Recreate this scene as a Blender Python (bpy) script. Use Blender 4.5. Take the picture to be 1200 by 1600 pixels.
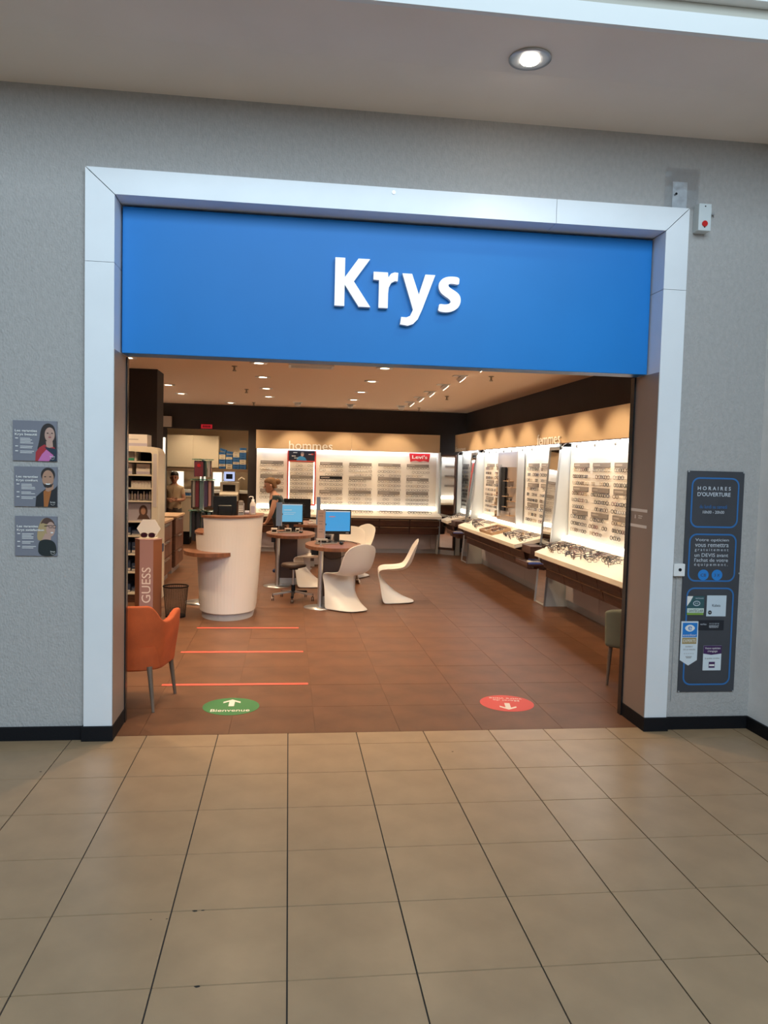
import bpy, bmesh, math, random
from mathutils import Vector, Matrix, Quaternion
random.seed(11)
R = math.radians
PI = math.pi
for o in list(bpy.data.objects): bpy.data.objects.remove(o)
scene = bpy.context.scene
COL = scene.collection

# ------------------------------------------------------------------ camera
def cam_axes(yaw, pitch, roll):
    f = Vector((math.sin(yaw) * math.cos(pitch), math.cos(yaw) * math.cos(pitch), math.sin(pitch)))
    r = Vector((math.cos(yaw), -math.sin(yaw), 0)); u = r.cross(f)
    return r * math.cos(roll) + u * math.sin(roll), -r * math.sin(roll) + u * math.cos(roll), f
cr, cu, cf = cam_axes(.1236, -.0567, .0252)
cam = bpy.data.cameras.new('camera'); co = bpy.data.objects.new('camera', cam); COL.objects.link(co)
co.matrix_world = Matrix(((cr.x, cu.x, -cf.x, -.0253), (cr.y, cu.y, -cf.y, -5.2612), (cr.z, cu.z, -cf.z, 1.755), (0, 0, 0, 1)))
cam.sensor_fit = 'VERTICAL'; cam.sensor_height = 36; cam.lens = 1208.76 / 1600 * 36; cam.clip_start = .05
scene.camera = co

# ------------------------------------------------------------------ world, daylight, exposure
w = bpy.data.worlds.new('daylight'); scene.world = w; w.use_nodes = True
w.node_tree.nodes['Background'].inputs[0].default_value = (.66, .84, 1.0, 1)
w.node_tree.nodes['Background'].inputs[1].default_value = .14
def area(name, loc, target, sx, sy, power, color):
    l = bpy.data.lights.new(name, 'AREA'); l.shape = 'RECTANGLE'; l.size = sx; l.size_y = sy
    l.energy = power; l.color = color
    o = bpy.data.objects.new(name, l); COL.objects.link(o); o.location = loc
    o.rotation_euler = (Vector(target) - Vector(loc)).to_track_quat('-Z', 'Y').to_euler(); return o
area('atrium_windows', (1.6, -9.4, 6.5), (.8, -.3, 1.6), 9.5, 4.2, 960, (.66, .85, 1.0))
vs = scene.view_settings
vs.view_transform = 'Standard'; vs.look = 'None'; vs.gamma = 1; vs.exposure = 0; vs.use_curve_mapping = False

# ------------------------------------------------------------------ materials
MATS = {}
def mat(name, col, rough=.5, metal=0, noise=0, nscale=8, bump=0, bscale=60, emit=None, estr=0, spec=.5, stretch=None, coat=0, alpha=1):
    if name in MATS: return MATS[name]
    m = bpy.data.materials.new(name); m.use_nodes = True; nt = m.node_tree; b = nt.nodes['Principled BSDF']
    b.inputs['Base Color'].default_value = (*col, 1); b.inputs['Roughness'].default_value = rough
    b.inputs['Metallic'].default_value = metal; b.inputs['Specular IOR Level'].default_value = spec
    b.inputs['Coat Weight'].default_value = coat; b.inputs['Alpha'].default_value = alpha
    tc = nt.nodes.new('ShaderNodeTexCoord'); mp = nt.nodes.new('ShaderNodeMapping')
    nt.links.new(tc.outputs['Object'], mp.inputs['Vector'])
    if stretch: mp.inputs['Scale'].default_value = stretch
    if noise:
        n = nt.nodes.new('ShaderNodeTexNoise'); n.inputs['Scale'].default_value = nscale; n.inputs['Detail'].default_value = 6
        nt.links.new(mp.outputs['Vector'], n.inputs['Vector'])
        rp = nt.nodes.new('ShaderNodeValToRGB')
        rp.color_ramp.elements[0].position = .3; rp.color_ramp.elements[1].position = .7
        rp.color_ramp.elements[0].color = (*[max(0, c * (1 - noise)) for c in col], 1)
        rp.color_ramp.elements[1].color = (*[min(1, c * (1 + noise)) for c in col], 1)
        nt.links.new(n.outputs['Fac'], rp.inputs['Fac']); nt.links.new(rp.outputs['Color'], b.inputs['Base Color'])
    if bump:
        n = nt.nodes.new('ShaderNodeTexNoise'); n.inputs['Scale'].default_value = bscale; n.inputs['Detail'].default_value = 5
        nt.links.new(mp.outputs['Vector'], n.inputs['Vector'])
        bp = nt.nodes.new('ShaderNodeBump'); bp.inputs['Strength'].default_value = bump; bp.inputs['Distance'].default_value = .01
        nt.links.new(n.outputs['Fac'], bp.inputs['Height']); nt.links.new(bp.outputs['Normal'], b.inputs['Normal'])
    if emit:
        b.inputs['Emission Color'].default_value = (*emit, 1); b.inputs['Emission Strength'].default_value = estr
    MATS[name] = m; return m
def clear_mat(name, tint, frac):
    m = bpy.data.materials.new(name); m.use_nodes = True; nt = m.node_tree; nt.nodes.remove(nt.nodes['Principled BSDF'])
    t = nt.nodes.new('ShaderNodeBsdfTransparent'); t.inputs[0].default_value = (*tint, 1)
    g = nt.nodes.new('ShaderNodeBsdfGlossy'); g.inputs['Roughness'].default_value = .08
    x = nt.nodes.new('ShaderNodeMixShader'); x.inputs[0].default_value = frac
    nt.links.new(t.outputs[0], x.inputs[1]); nt.links.new(g.outputs[0], x.inputs[2])
    nt.links.new(x.outputs[0], nt.nodes['Material Output'].inputs[0]); MATS[name] = m; return m

M_plaster = mat('roughcast_plaster', (.46, .435, .415), .95, noise=.06, nscale=40, bump=.8, bscale=95, stretch=(1, 1, .6))
M_plasterw = mat('white_plaster', (.86, .85, .83), .9, noise=.04, nscale=6, bump=.3, bscale=40)
M_soffit = mat('soffit_paint', (.86, .775, .70), .9, noise=.03, nscale=2)
M_trimw = mat('white_cornice', (.80, .80, .78), .7)
M_trimb = mat('beige_cornice', (.50, .47, .40), .8)
M_alu = mat('brushed_aluminium', (.84, .855, .87), .50, .12, noise=.03, nscale=3)
M_blue = mat('blue_sign_face', (.008, .205, .60), .42, noise=.05, nscale=1.2, spec=.3)
M_white = mat('white_plastic', (.86, .86, .86), .4)
M_black = mat('black_paint', (.007, .007, .009), .6, bump=.2, bscale=90, spec=.2)
M_blackg = mat('black_gloss_plastic', (.012, .012, .013), .25)
M_dark = mat('dark_brown_wall', (.028, .021, .019), .8, noise=.1, nscale=3)
M_grout = mat('dark_grout', (.045, .036, .03), .9)
M_tile = mat('beige_tile', (.385, .255, .145), .32, noise=.09, nscale=4.5, bump=.03, bscale=25)
M_stile = mat('brown_shop_tile', (.150, .066, .032), .42, noise=.22, nscale=3, bump=.05, bscale=14, spec=.3)
M_sgrout = mat('brown_grout', (.20, .12, .08), .9)
M_ceil = mat('shop_ceiling_paint', (.80, .60, .44), .9)
M_beige = mat('beige_fascia', (.60, .44, .27), .6, noise=.04, nscale=2)
M_cream = mat('cream_laminate', (.74, .66, .52), .5)
M_panel = mat('lit_display_panel', (.80, .76, .70), .55)
M_ledge = mat('display_ledge', (.84, .75, .60), .5)
M_wood = mat('dark_walnut', (.085, .036, .022), .42, noise=.35, nscale=6, stretch=(1, 1, 9))
M_wood2 = mat('warm_wood_top', (.22, .09, .045), .4, noise=.3, nscale=5, stretch=(1, 8, 1))
M_woodl = mat('light_wood_edge', (.50, .32, .18), .5, noise=.15, nscale=12)
M_grey = mat('grey_label', (.24, .21, .19), .6)
M_lgrey = mat('light_grey_metal', (.52, .53, .54), .35, .6)
M_steel = mat('steel', (.62, .62, .63), .3, .9)
M_mirror = mat('mirror', (.88, .90, .90), .03, 1)
M_lilac = mat('pale_lilac_panel', (.60, .55, .55), .5)
M_orange = mat('orange_velvet', (.50, .085, .016), .85, noise=.22, nscale=5, bump=.1, bscale=120)
M_green = mat('sage_velvet', (.22, .21, .135), .85, noise=.12, nscale=5)
M_leg = mat('dark_oak_leg', (.16, .105, .07), .5, noise=.2, nscale=10)
M_led = mat('cool_led', (1, 1, 1), .5, emit=(.88, .95, 1.0), estr=8)
M_ledw = mat('warm_led', (1, 1, 1), .5, emit=(1, .93, .78), estr=4)
M_bulb = mat('warm_bulb', (1, 1, 1), .5, emit=(1, .80, .55), estr=12)
M_hbulb = mat('hall_bulb', (1, 1, 1), .5, emit=(1, .88, .72), estr=40)
M_red = mat('red_tape', (.90, .11, .07), .5)
M_stgreen = mat('green_sticker', (.03, .19, .05), .5)
M_stred = mat('red_sticker', (.66, .065, .05), .5)
M_print = mat('white_print', (.85, .82, .78), .6)
M_skin = mat('skin', (.50, .26, .17), .6)
M_lens = clear_mat('spectacle_lens', (.93, .93, .93), .10)
M_acryl = clear_mat('clear_acrylic', (.92, .94, .96), .22)
M_teal = clear_mat('teal_glass', (.35, .75, .68), .35)

# ------------------------------------------------------------------ geometry helpers
class MB:
    def __init__(s): s.v = []; s.f = []; s.m = []; s.mats = []; s.smooth = []
    def mi(s, m):
        if m not in s.mats: s.mats.append(m)
        return s.mats.index(m)
    def add(s, vs, fs, m, sm=False):
        n = len(s.v); s.v += [tuple(p) for p in vs]; k = s.mi(m)
        for f in fs: s.f.append([n + i for i in f]); s.m.append(k); s.smooth.append(sm)
        return s
    def box(s, x0, x1, y0, y1, z0, z1, m):
        x0, x1 = min(x0, x1), max(x0, x1); y0, y1 = min(y0, y1), max(y0, y1); z0, z1 = min(z0, z1), max(z0, z1)
        v = [(x, y, z) for z in (z0, z1) for y in (y0, y1) for x in (x0, x1)]
        return s.add(v, [(0, 2, 3, 1), (4, 5, 7, 6), (0, 1, 5, 4), (2, 6, 7, 3), (0, 4, 6, 2), (1, 3, 7, 5)], m)
    def obox(s, c, ax, ay, az, m):
        c, ax, ay, az = Vector(c), Vector(ax), Vector(ay), Vector(az)
        v = [c + ax * i + ay * j + az * k for k in (-1, 1) for j in (-1, 1) for i in (-1, 1)]
        return s.add(v, [(0, 2, 3, 1), (4, 5, 7, 6), (0, 1, 5, 4), (2, 6, 7, 3), (0, 4, 6, 2), (1, 3, 7, 5)], m)
    def prism(s, pts, d, m, m_side=None):
        """pts: 3-D outline, d: extrusion vector"""
        pts = [Vector(p) for p in pts]; d = Vector(d); n = len(pts)
        nrm = Vector((0, 0, 0))
        for i in range(n): nrm += pts[i].cross(pts[(i + 1) % n])
        if nrm.dot(d) > 0: pts = pts[::-1]
        v = pts + [p + d for p in pts]
        s.add(v, [tuple(range(n)), tuple(range(2 * n - 1, n - 1, -1))], m)
        return s.add(v, [((i + 1) % n, i, n + i, n + (i + 1) % n) for i in range(n)], m_side or m)
    def cyl(s, c, r, h, m, n=20, r2=None, sm=True, axis=(0, 0, 1), cap=True):
        r2 = r if r2 is None else r2; q = Vector((0, 0, 1)).rotation_difference(Vector(axis)); c = Vector(c)
        P = lambda rr, z: [c + q @ Vector((rr * math.cos(2 * PI * i / n), rr * math.sin(2 * PI * i / n), z)) for i in range(n)]
        v = P(r, 0) + P(r2, h)
        s.add(v, [(i, (i + 1) % n, n + (i + 1) % n, n + i) for i in range(n)], m, sm)
        if cap: s.add(v, [tuple(range(n - 1, -1, -1)), tuple(range(n, 2 * n))], m)
        return s
    def lathe(s, c, prof, m, n=24, sx=1, sy=1, sm=True):
        c = Vector(c); v = []
        for r, z in prof: v += [c + Vector((r * sx * math.cos(2 * PI * i / n), r * sy * math.sin(2 * PI * i / n), z)) for i in range(n)]
        k = len(prof)
        s.add(v, [(j * n + i, j * n + (i + 1) % n, (j + 1) * n + (i + 1) % n, (j + 1) * n + i) for j in range(k - 1) for i in range(n)], m, sm)
        return s.add(v, [tuple(range(n - 1, -1, -1)), tuple(range((k - 1) * n, k * n))], m)
    def tube(s, pts, r, m, n=8, closed=False, r_end=None, sm=True):
        pts = [Vector(p) for p in pts]; k = len(pts); v = []; up = Vector((0, 0, 1))
        for i, p in enumerate(pts):
            a = pts[i - 1] if (i or closed) else p; b = pts[(i + 1) % k] if (i < k - 1 or closed) else p
            d = (b - a).normalized(); e = d.cross(up if abs(d.z) < .95 else Vector((1, 0, 0))).normalized(); g = d.cross(e)
            rr = r if r_end is None else r + (r_end - r) * i / (k - 1)
            v += [p + (e * math.cos(2 * PI * j / n) + g * math.sin(2 * PI * j / n)) * rr for j in range(n)]
        L = k if closed else k - 1
        s.add(v, [(i * n + j, ((i + 1) % k) * n + j, ((i + 1) % k) * n + (j + 1) % n, i * n + (j + 1) % n) for i in range(L) for j in range(n)], m, sm)
        if not closed: s.add(v, [tuple(range(n)), tuple(range(k * n - 1, (k - 1) * n - 1, -1))], m)
        return s
    def grid(s, rows, m, sm=True):
        k = len(rows[0]); v = [p for r in rows for p in r]
        return s.add(v, [(i * k + j, i * k + j + 1, (i + 1) * k + j + 1, (i + 1) * k + j) for i in range(len(rows) - 1) for j in range(k - 1)], m, sm)
    def ball(s, c, rx, ry, rz, m, n=14, k=9):
        c = Vector(c); prof = [(math.sin(PI * (i + .5) / k), -math.cos(PI * (i + .5) / k)) for i in range(k)]
        v = []
        for r, z in prof: v += [c + Vector((rx * r * math.cos(2 * PI * j / n), ry * r * math.sin(2 * PI * j / n), rz * z)) for j in range(n)]
        s.add(v, [(i * n + j, i * n + (j + 1) % n, (i + 1) * n + (j + 1) % n, (i + 1) * n + j) for i in range(k - 1) for j in range(n)], m, True)
        return s.add(v, [tuple(range(n - 1, -1, -1)), tuple(range((k - 1) * n, k * n))], m, True)
    def merge(s, o, M=None):
        n = len(s.v); s.v += [tuple((M @ Vector(p)) if M else p) for p in o.v]
        for f, k, sm in zip(o.f, o.m, o.smooth):
            s.f.append([n + i for i in f]); s.m.append(s.mi(o.mats[k])); s.smooth.append(sm)
        return s
    def mesh(s, name, off=(0, 0, 0)):
        me = bpy.data.meshes.new(name); ox, oy, oz = off
        me.from_pydata([(a - ox, b - oy, c - oz) for a, b, c in s.v], [], s.f)
        for m in s.mats: me.materials.append(m)
        for p, k, sm in zip(me.polygons, s.m, s.smooth): p.material_index = k; p.use_smooth = sm
        me.update(); return me
    def build(s, name, parent=None, bevel=0, seg=2):
        """vertices are in world space unless the parent is a prototype at the origin"""
        off = wloc(parent) if parent else (0, 0, 0)
        o = bpy.data.objects.new(name, s.mesh(name, off)); COL.objects.link(o)
        if parent: o.parent = parent
        if bevel:
            b = o.modifiers.new('bevel', 'BEVEL'); b.width = bevel; b.segments = seg; b.limit_method = 'ANGLE'
        return o
def wloc(o):
    v = Vector((0, 0, 0))
    while o: v += o.location; o = o.parent
    return v
def tag(o, label=None, cat=None, group=None, kind=None):
    if label: o['label'] = label
    if cat: o['category'] = cat
    if group: o['group'] = group
    if kind: o['kind'] = kind
    return o
def thing(name, label, cat, loc=(0, 0, 0), group=None):
    o = bpy.data.objects.new(name, None); COL.objects.link(o); o.location = loc; o.empty_display_size = .1
    return tag(o, label, cat, group)
def struct(name, mb, bevel=0): return tag(mb.build(name, bevel=bevel), kind='structure')
def dup(root, loc, rz=0, label=None, group=None, scale=1):
    r = root.copy(); COL.objects.link(r); r.location = loc; r.rotation_euler = (0, 0, rz); r.scale = (scale,) * 3
    if label: r['label'] = label
    if group: r['group'] = group
    def rec(a, b):
        for ch in list(a.children):
            c = ch.copy(); COL.objects.link(c); c.parent = b; rec(ch, c)
    rec(root, r); return r
def text_mb(body, o, ux, uz, w, h, m, depth=.001, offset=0):
    """lettering fitted into a w x h box; o lower-left corner, ux reading direction, uz up"""
    cv = bpy.data.curves.new('t', 'FONT'); cv.body = body; cv.resolution_u = 3; cv.offset = offset
    ob = bpy.data.objects.new('t', cv); COL.objects.link(ob)
    dg = bpy.context.evaluated_depsgraph_get(); me = bpy.data.meshes.new_from_object(ob.evaluated_get(dg))
    bpy.data.objects.remove(ob); bpy.data.curves.remove(cv)
    vs = [v.co.copy() for v in me.vertices]; fs = [tuple(p.vertices) for p in me.polygons]
    ed = {}
    for f in fs:
        for i in range(len(f)):
            k = (f[i], f[(i + 1) % len(f)]); ed[k] = ed.get(k, 0) + 1
    bd = [k for k in ed if (k[1], k[0]) not in ed]
    bpy.data.meshes.remove(me)
    x0 = min(v.x for v in vs); x1 = max(v.x for v in vs); y0 = min(v.y for v in vs); y1 = max(v.y for v in vs)
    ux, uz, o = Vector(ux).normalized(), Vector(uz).normalized(), Vector(o); nn = ux.cross(uz) * depth
    P = [o + ux * ((v.x - x0) / (x1 - x0) * w) + uz * ((v.y - y0) / (y1 - y0) * h) for v in vs]; n = len(P)
    mb = MB(); mb.add(P + [p + nn for p in P], [tuple(n + i for i in f) for f in fs] + [(a, b, n + b, n + a) for a, b in bd], m)
    return mb
FX, FZ = (1, 0, 0), (0, 0, 1)
def smooth_poly(pts, it=2):
    for _ in range(it):
        q = []
        for i in range(len(pts)):
            a, b = Vector(pts[i]), Vector(pts[(i + 1) % len(pts)]); q += [a * .75 + b * .25, a * .25 + b * .75]
        pts = q
    return pts
def rrect(x0, x1, z0, z1, r, n=6):
    out = []
    for cx, cz, a in ((x1 - r, z1 - r, 0), (x0 + r, z1 - r, 90), (x0 + r, z0 + r, 180), (x1 - r, z0 + r, 270)):
        for i in range(n + 1): out.append((cx + r * math.cos(R(a + 90 * i / n)), cz + r * math.sin(R(a + 90 * i / n))))
    return out
def ell(cx, cz, rx, rz, n=28): return [(cx + rx * math.cos(2 * PI * i / n), cz + rz * math.sin(2 * PI * i / n)) for i in range(n)]

# ================================================================== HALL
YW = -.275                     # facade plaster plane
# facade wall with its opening
mb = MB()
mb.box(-7, -1.25, YW, .03, 0, 4.6, M_plaster); mb.box(2.56, 3.2, YW, .03, 0, 4.6, M_plaster); mb.box(-1.25, 2.56, YW, .03, 3.50, 4.6, M_plaster)
struct('wall_front', mb)
struct('wall_side', MB().box(3.2, 3.4, -6.5, .03, 0, 4.6, M_plasterw))
struct('baseboard_front', MB().box(-7, -1.275, YW - .018, YW, 0, .085, M_black).box(2.585, 3.2, YW - .018, YW, 0, .085, M_black))
struct('baseboard_side', MB().box(3.182, 3.2, -6.5, YW - .018, 0, .085, M_black))
# soffit and cornice above the shopfront
s = MB(); s.prism([(-7, YW, 3.995), (-7, -.76, 4.06), (-7, -1.31, 4.06), (-7, -1.31, 4.30), (-7, YW, 4.30)], (10.2, 0, 0), M_soffit)
struct('ceiling', s)
struct('trim_1', MB().box(-7, 3.2, -1.345, -1.312, 4.045, 4.145, M_trimw))
struct('trim_2', MB().box(-7, 3.2, -1.335, -1.312, 4.147, 4.20, M_trimb))
struct('trim_3', MB().box(-7, 3.2, -1.40, -1.312, 4.202, 4.6, M_trimw))
# hall floor: grout bed and square tiles
fl = struct('floor', MB().box(-7, 3.2, -12, -.235, -.08, -.005, M_grout))
cols = [c * .45 for c in range(-10, 4)] + [(c - .15) * .45 for c in range(4, 9)]
tiles = {}
for i in range(len(cols) - 1):
    x0, x1 = cols[i] + .003, min(cols[i + 1] - .003, 3.198)
    for r_ in range(0, 13):
        y1, y0 = -r_ * .45 - .003, -(r_ + 1) * .45 + .003
        if r_ == 0: y1 = -.237
        if y1 < -5.6: continue
        key = (round(x1 - x0, 3), round(y1 - y0, 3))
        if key not in tiles:
            a, b = key[0] / 2, key[1] / 2; tiles[key] = MB().box(-a, a, -b, b, -.006, 0, M_tile).mesh('tile')
        t = bpy.data.objects.new('tile', tiles[key]); COL.objects.link(t); t.parent = fl
        t.location = ((x0 + x1) / 2, (y0 + y1) / 2, random.uniform(-.0004, .0004))
mb = MB()
for i in range(-15, 8):
    for j in range(13, 26):
        if i * .45 > 2.75: continue
        mb.box(i * .45 + .002, i * .45 + .448, -(j + 1) * .45 + .002, -j * .45 - .002, -.006, 0, M_tile)
for i in range(-15, -10):
    for j in range(0, 13): mb.box(i * .45 + .002, i * .45 + .448, -(j + 1) * .45 + .002, (-j * .45 - .002) if j else -.237, -.006, 0, M_tile)
o = mb.build('tile_field', fl); o['kind'] = 'stuff'

M_chip = mat('chipped_edge', (.02, .016, .013), .9)
for x, y, r_ in ((-1.38, -.80, .008), (-.36, -2.253, .012), (-.33, -2.252, .007), (-.30, -2.704, .011), (1.02, -.62, .006), (-.52, -2.30, .004), (-.46, -2.30, .004)):
    MB().prism([(x + r_ * random.uniform(.7, 1.2) * math.cos(k), y + r_ * random.uniform(.35, .6) * math.sin(k), .0006) for k in (0, .9, 1.8, 2.7, 3.6, 4.5, 5.4)], (0, 0, .0006), M_chip).build('chipped_spot', fl)
# aluminium surround of the opening
fr = thing('shopfront_surround', 'brushed aluminium surround of the shop opening with mitred corners and black plinths', 'door frame', (.65, -.15, 0))
YF, YB = -.315, .028
def fpoly(pts, name):
    MB().prism([(x, YF, z) for x, z in pts], (0, YB - YF, 0), M_alu).build(name, fr, .002)
fpoly([(-1.272, .095), (-1.10, .095), (-1.10, 2.96), (-1.272, 2.96)], 'jamb_panel')
fpoly([(-1.272, 2.963), (-1.10, 2.963), (-1.10, 3.364), (-1.272, 3.518)], 'jamb_panel')
fpoly([(2.42, .095), (2.578, .095), (2.578, 2.985), (2.42, 2.985)], 'jamb_panel')
fpoly([(2.42, 2.988), (2.578, 2.988), (2.578, 3.518), (2.42, 3.364)], 'jamb_panel')
fpoly([(-1.268, 3.521), (-1.098, 3.368), (1.665, 3.368), (1.665, 3.521)], 'lintel_panel')
fpoly([(1.668, 3.521), (1.668, 3.368), (2.418, 3.368), (2.574, 3.521)], 'lintel_panel')
for a, b in ((-1.284, -1.092), (2.412, 2.590)): MB().box(a, b, YF - .012, .03, 0, .094, M_black).build('plinth', fr, .003)
M_rev = mat('reveal_shade_grey', (.36, .30, .26), .38, .35)  # darkened aluminium: brown shade of the reveals painted into the colour
for a, b in ((-1.0995, -1.0965), (2.4165, 2.4195)): MB().box(a, b, YF + .004, YB, .096, 2.441, M_rev).build('reveal_shade_panel', fr)  # thin sheets added over the jamb sides to carry that painted shade
MB().box(2.405, 2.42, .03, .085, 0, 2.44, M_blackg).build('shutter_guide', fr)
MB().box(-1.10, -1.088, .03, .085, 0, 2.44, M_blackg).build('shutter_guide', fr)
MB().box(2.415, 2.4163, -.23, .02, 1.495, 1.515, M_print).build('frosted_stripe', fr)
MB().box(2.415, 2.4163, -.23, .02, 1.385, 1.405, M_print).build('frosted_stripe', fr)
for m_ in ((-.16, -.10, 1.463, 1.469), (-.15, -.10, 1.449, 1.455), (-.055, -.045, 1.445, 1.47)): MB().box(2.415, 2.4163, *m_, M_print).build('small_mark', fr)
MB().cyl((.6, YF - .004, 3.492), .012, .006, M_lgrey, 10, axis=(0, 1, 0)).build('screw_cap', fr)

# blue fascia sign with raised letters
sg = thing('shop_sign', 'large blue shop sign with raised white letters above the opening', 'sign', (.66, -.1, 2.44))
MB().box(-1.088, 2.410, -.145, .028, 2.442, 3.352, M_blue).build('sign_board', sg, .003)
MB().box(-1.095, 2.415, -.06, .028, 3.353, 3.366, M_black).build('shadow_gap', sg)
LET = {'K': [(.248, 3.104), (.312, 3.104), (.312, 2.981), (.398, 3.104), (.474, 3.104), (.371, 2.957), (.482, 2.797), (.405, 2.797), (.312, 2.934), (.312, 2.797), (.248, 2.797)],
 'r': [(.498, 3.026), (.592, 3.026), (.595, 2.994), (.612, 3.019), (.636, 3.029), (.66, 3.027), (.657, 2.972), (.638, 2.973), (.615, 2.96), (.6, 2.93), (.596, 2.892), (.596, 2.797), (.535, 2.797), (.535, 2.974), (.498, 2.976)],
 'y': [(.687, 3.026), (.751, 3.026), (.799, 2.895), (.839, 3.026), (.905, 3.026), (.823, 2.797), (.796, 2.735), (.766, 2.703), (.731, 2.69), (.68, 2.697), (.686, 2.745), (.722, 2.744), (.745, 2.755), (.763, 2.794)]}
SS = smooth_poly([(1.067, 3.02, 0), (1.011, 3.024, 0), (.964, 3.014, 0), (.934, 2.986, 0), (.927, 2.951, 0), (.94, 2.918, 0), (.968, 2.896, 0), (1.004, 2.875, 0), (1.015, 2.856, 0), (1.001, 2.844, 0), (.974, 2.839, 0), (.936, 2.843, 0), (.934, 2.82, 0), (.928, 2.795, 0), (.971, 2.788, 0), (1.018, 2.793, 0), (1.061, 2.817, 0), (1.081, 2.856, 0), (1.077, 2.898, 0), (1.054, 2.923, 0), (1.014, 2.944, 0), (.994, 2.958, 0), (.995, 2.974, 0), (1.021, 2.977, 0), (1.064, 2.971, 0), (1.066, 2.99, 0)], 2)
LET['s'] = [(p[0], p[1]) for p in SS]
M_letter = mat('white_letter_face', (.93, .93, .93), .4, emit=(1, 1, 1), estr=.3)
for k in 'Krys': MB().prism([(x, -.185, z) for x, z in LET[k]], (0, .038, 0), M_letter, M_white).build('letter', sg)

# hall downlight in the soffit
hl = thing('hall_downlight', 'round recessed downlight glowing in the soffit above the sign', 'ceiling light', (1.27, -.93, 4.06))
MB().lathe((1.27, -.93, 0), [(.098, 4.06), (.118, 4.058), (.118, 4.050), (.098, 4.050)], M_lgrey, 32).build('trim_ring', hl)
MB().lathe((1.27, -.93, 0), [(.098, 4.053), (.06, 4.056)], mat('reflector', (.8, .75, .68), .15, .8), 32).build('reflector', hl)
MB().lathe((1.27, -.93, 0), [(.055, 4.050), (.05, 4.040), (.03, 4.036)], M_hbulb, 24).build('bulb', hl)
def spot(name, loc, target, power, color, angle, blend, parent, size=.04):
    l = bpy.data.lights.new(name, 'SPOT'); l.energy = power; l.color = color; l.spot_size = R(angle); l.spot_blend = blend; l.shadow_soft_size = size
    o = bpy.data.objects.new(name, l); COL.objects.link(o)
    if parent: o.parent = parent; o.location = Vector(loc) - wloc(parent)
    else: o.location = loc
    o.rotation_euler = (Vector(target) - Vector(loc)).to_track_quat('-Z', 'Y').to_euler(); return o
WARM = (1, .74, .47)
spot('lamp', (1.27, -.93, 4.03), (1.27, -.93, 0), 30, (1, .82, .62), 110, .8, hl)

# three guarantee posters on the plaster wall
def poster(x0, x1, z0, z1, label, second, art):
    t = thing('wall_poster', label, 'poster', ((x0 + x1) / 2, YW - .006, z0), 'guarantee posters on the plaster wall')
    bg = mat('poster_grey', (.21, .21, .245), .5, noise=.06, nscale=3)
    MB().box(x0, x1, YW - .012, YW - .001, z0, z1, bg).build('board', t)
    W, H = x1 - x0, z1 - z0; y = YW - .0125
    P = lambda pts, d=0: [(x0 + u * W, y - d, z0 + v * H) for u, v in pts]
    mb = MB(); lay = [0]
    def put(pts, m): lay[0] += .0004; mb.prism(P(pts, lay[0]), (0, .0003, 0), m)
    art(put); mb.build('portrait_print', t)
    tm = MB()
    tm.merge(text_mb('Les garanties', (x0 + .05 * W, y - .004, z0 + .70 * H), FX, FZ, .50 * W, .078 * H, M_print, .0003, .02))
    tm.merge(text_mb(second, (x0 + .05 * W, y - .004, z0 + .61 * H), FX, FZ, (.50 if len(second) < 15 else .64) * W, .078 * H, M_print, .0003, .02))
    tm.build('heading', t)
    sm = MB(); k = .55
    for grp in (4, 2, 2):
        sm.box(x0 + .055 * W, x0 + .12 * W, y - .0006, y, z0 + k * H, z0 + (k + .02) * H, M_print)
        for i in range(grp):
            sm.box(x0 + .165 * W, x0 + random.uniform(.36, .5) * W, y - .0006, y, z0 + k * H, z0 + (k + .014) * H, M_print); k -= .038
        k -= .045
    sm.build('fine_print', t)
    lg = text_mb('krys', (x0 + .85 * W, y - .008, z0 + .085 * H), FX, FZ, .11 * W, .055 * H, M_print, .0003)
    lg.tube([(x0 + (.855 + .1 * i / 6) * W, y - .008, z0 + (.075 - .03 * math.sin(PI * i / 6)) * H) for i in range(7)], .0009, M_print, 4); lg.build('logo', t)
sk = lambda n, c: mat(n, c, .6)
SKP = sk('print_skin', (.52, .32, .25)); SKQ = sk('print_skin_tan', (.46, .25, .16)); HB = sk('print_dark_hair', (.03, .022, .02)); LIP = sk('print_lip', (.36, .11, .11))
def art1(p):
    p([(v[0], v[1]) for v in smooth_poly([(a, b, 0) for a, b in [(.53, .22), (.60, .50), (.63, .80), (.72, .93), (.84, .95), (.95, .86), (.985, .60), (.999, .20), (.8, .2)]], 2)], HB)
    p([(.76, .28), (.75, .50), (.90, .50), (.92, .28)], SKP); p(ell(.835, .66, .115, .185), SKP)
    p([(.51, .001), (.52, .22), (.60, .34), (.72, .42), (.80, .33), (.93, .36), (.999, .27), (.999, .001)], sk('print_red', (.42, .03, .04)))
    p([(.57, .001), (.66, .17), (.76, .29), (.93, .14), (.90, .001)], sk('print_pink', (.60, .17, .42)))
    p([(.82, .001), (.93, .15), (.76, .30), (.72, .36), (.86, .33), (.999, .31), (.999, .001)], sk('print_navy', (.018, .035, .06)))
    p(ell(.84, .60, .034, .02, 14), LIP); p(ell(.79, .70, .022, .012, 12), HB); p(ell(.89, .70, .020, .012, 12), HB)
    p([(.845, .70), (.855, .645), (.83, .645)], sk('print_skin_shade', (.42, .24, .18)))
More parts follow.
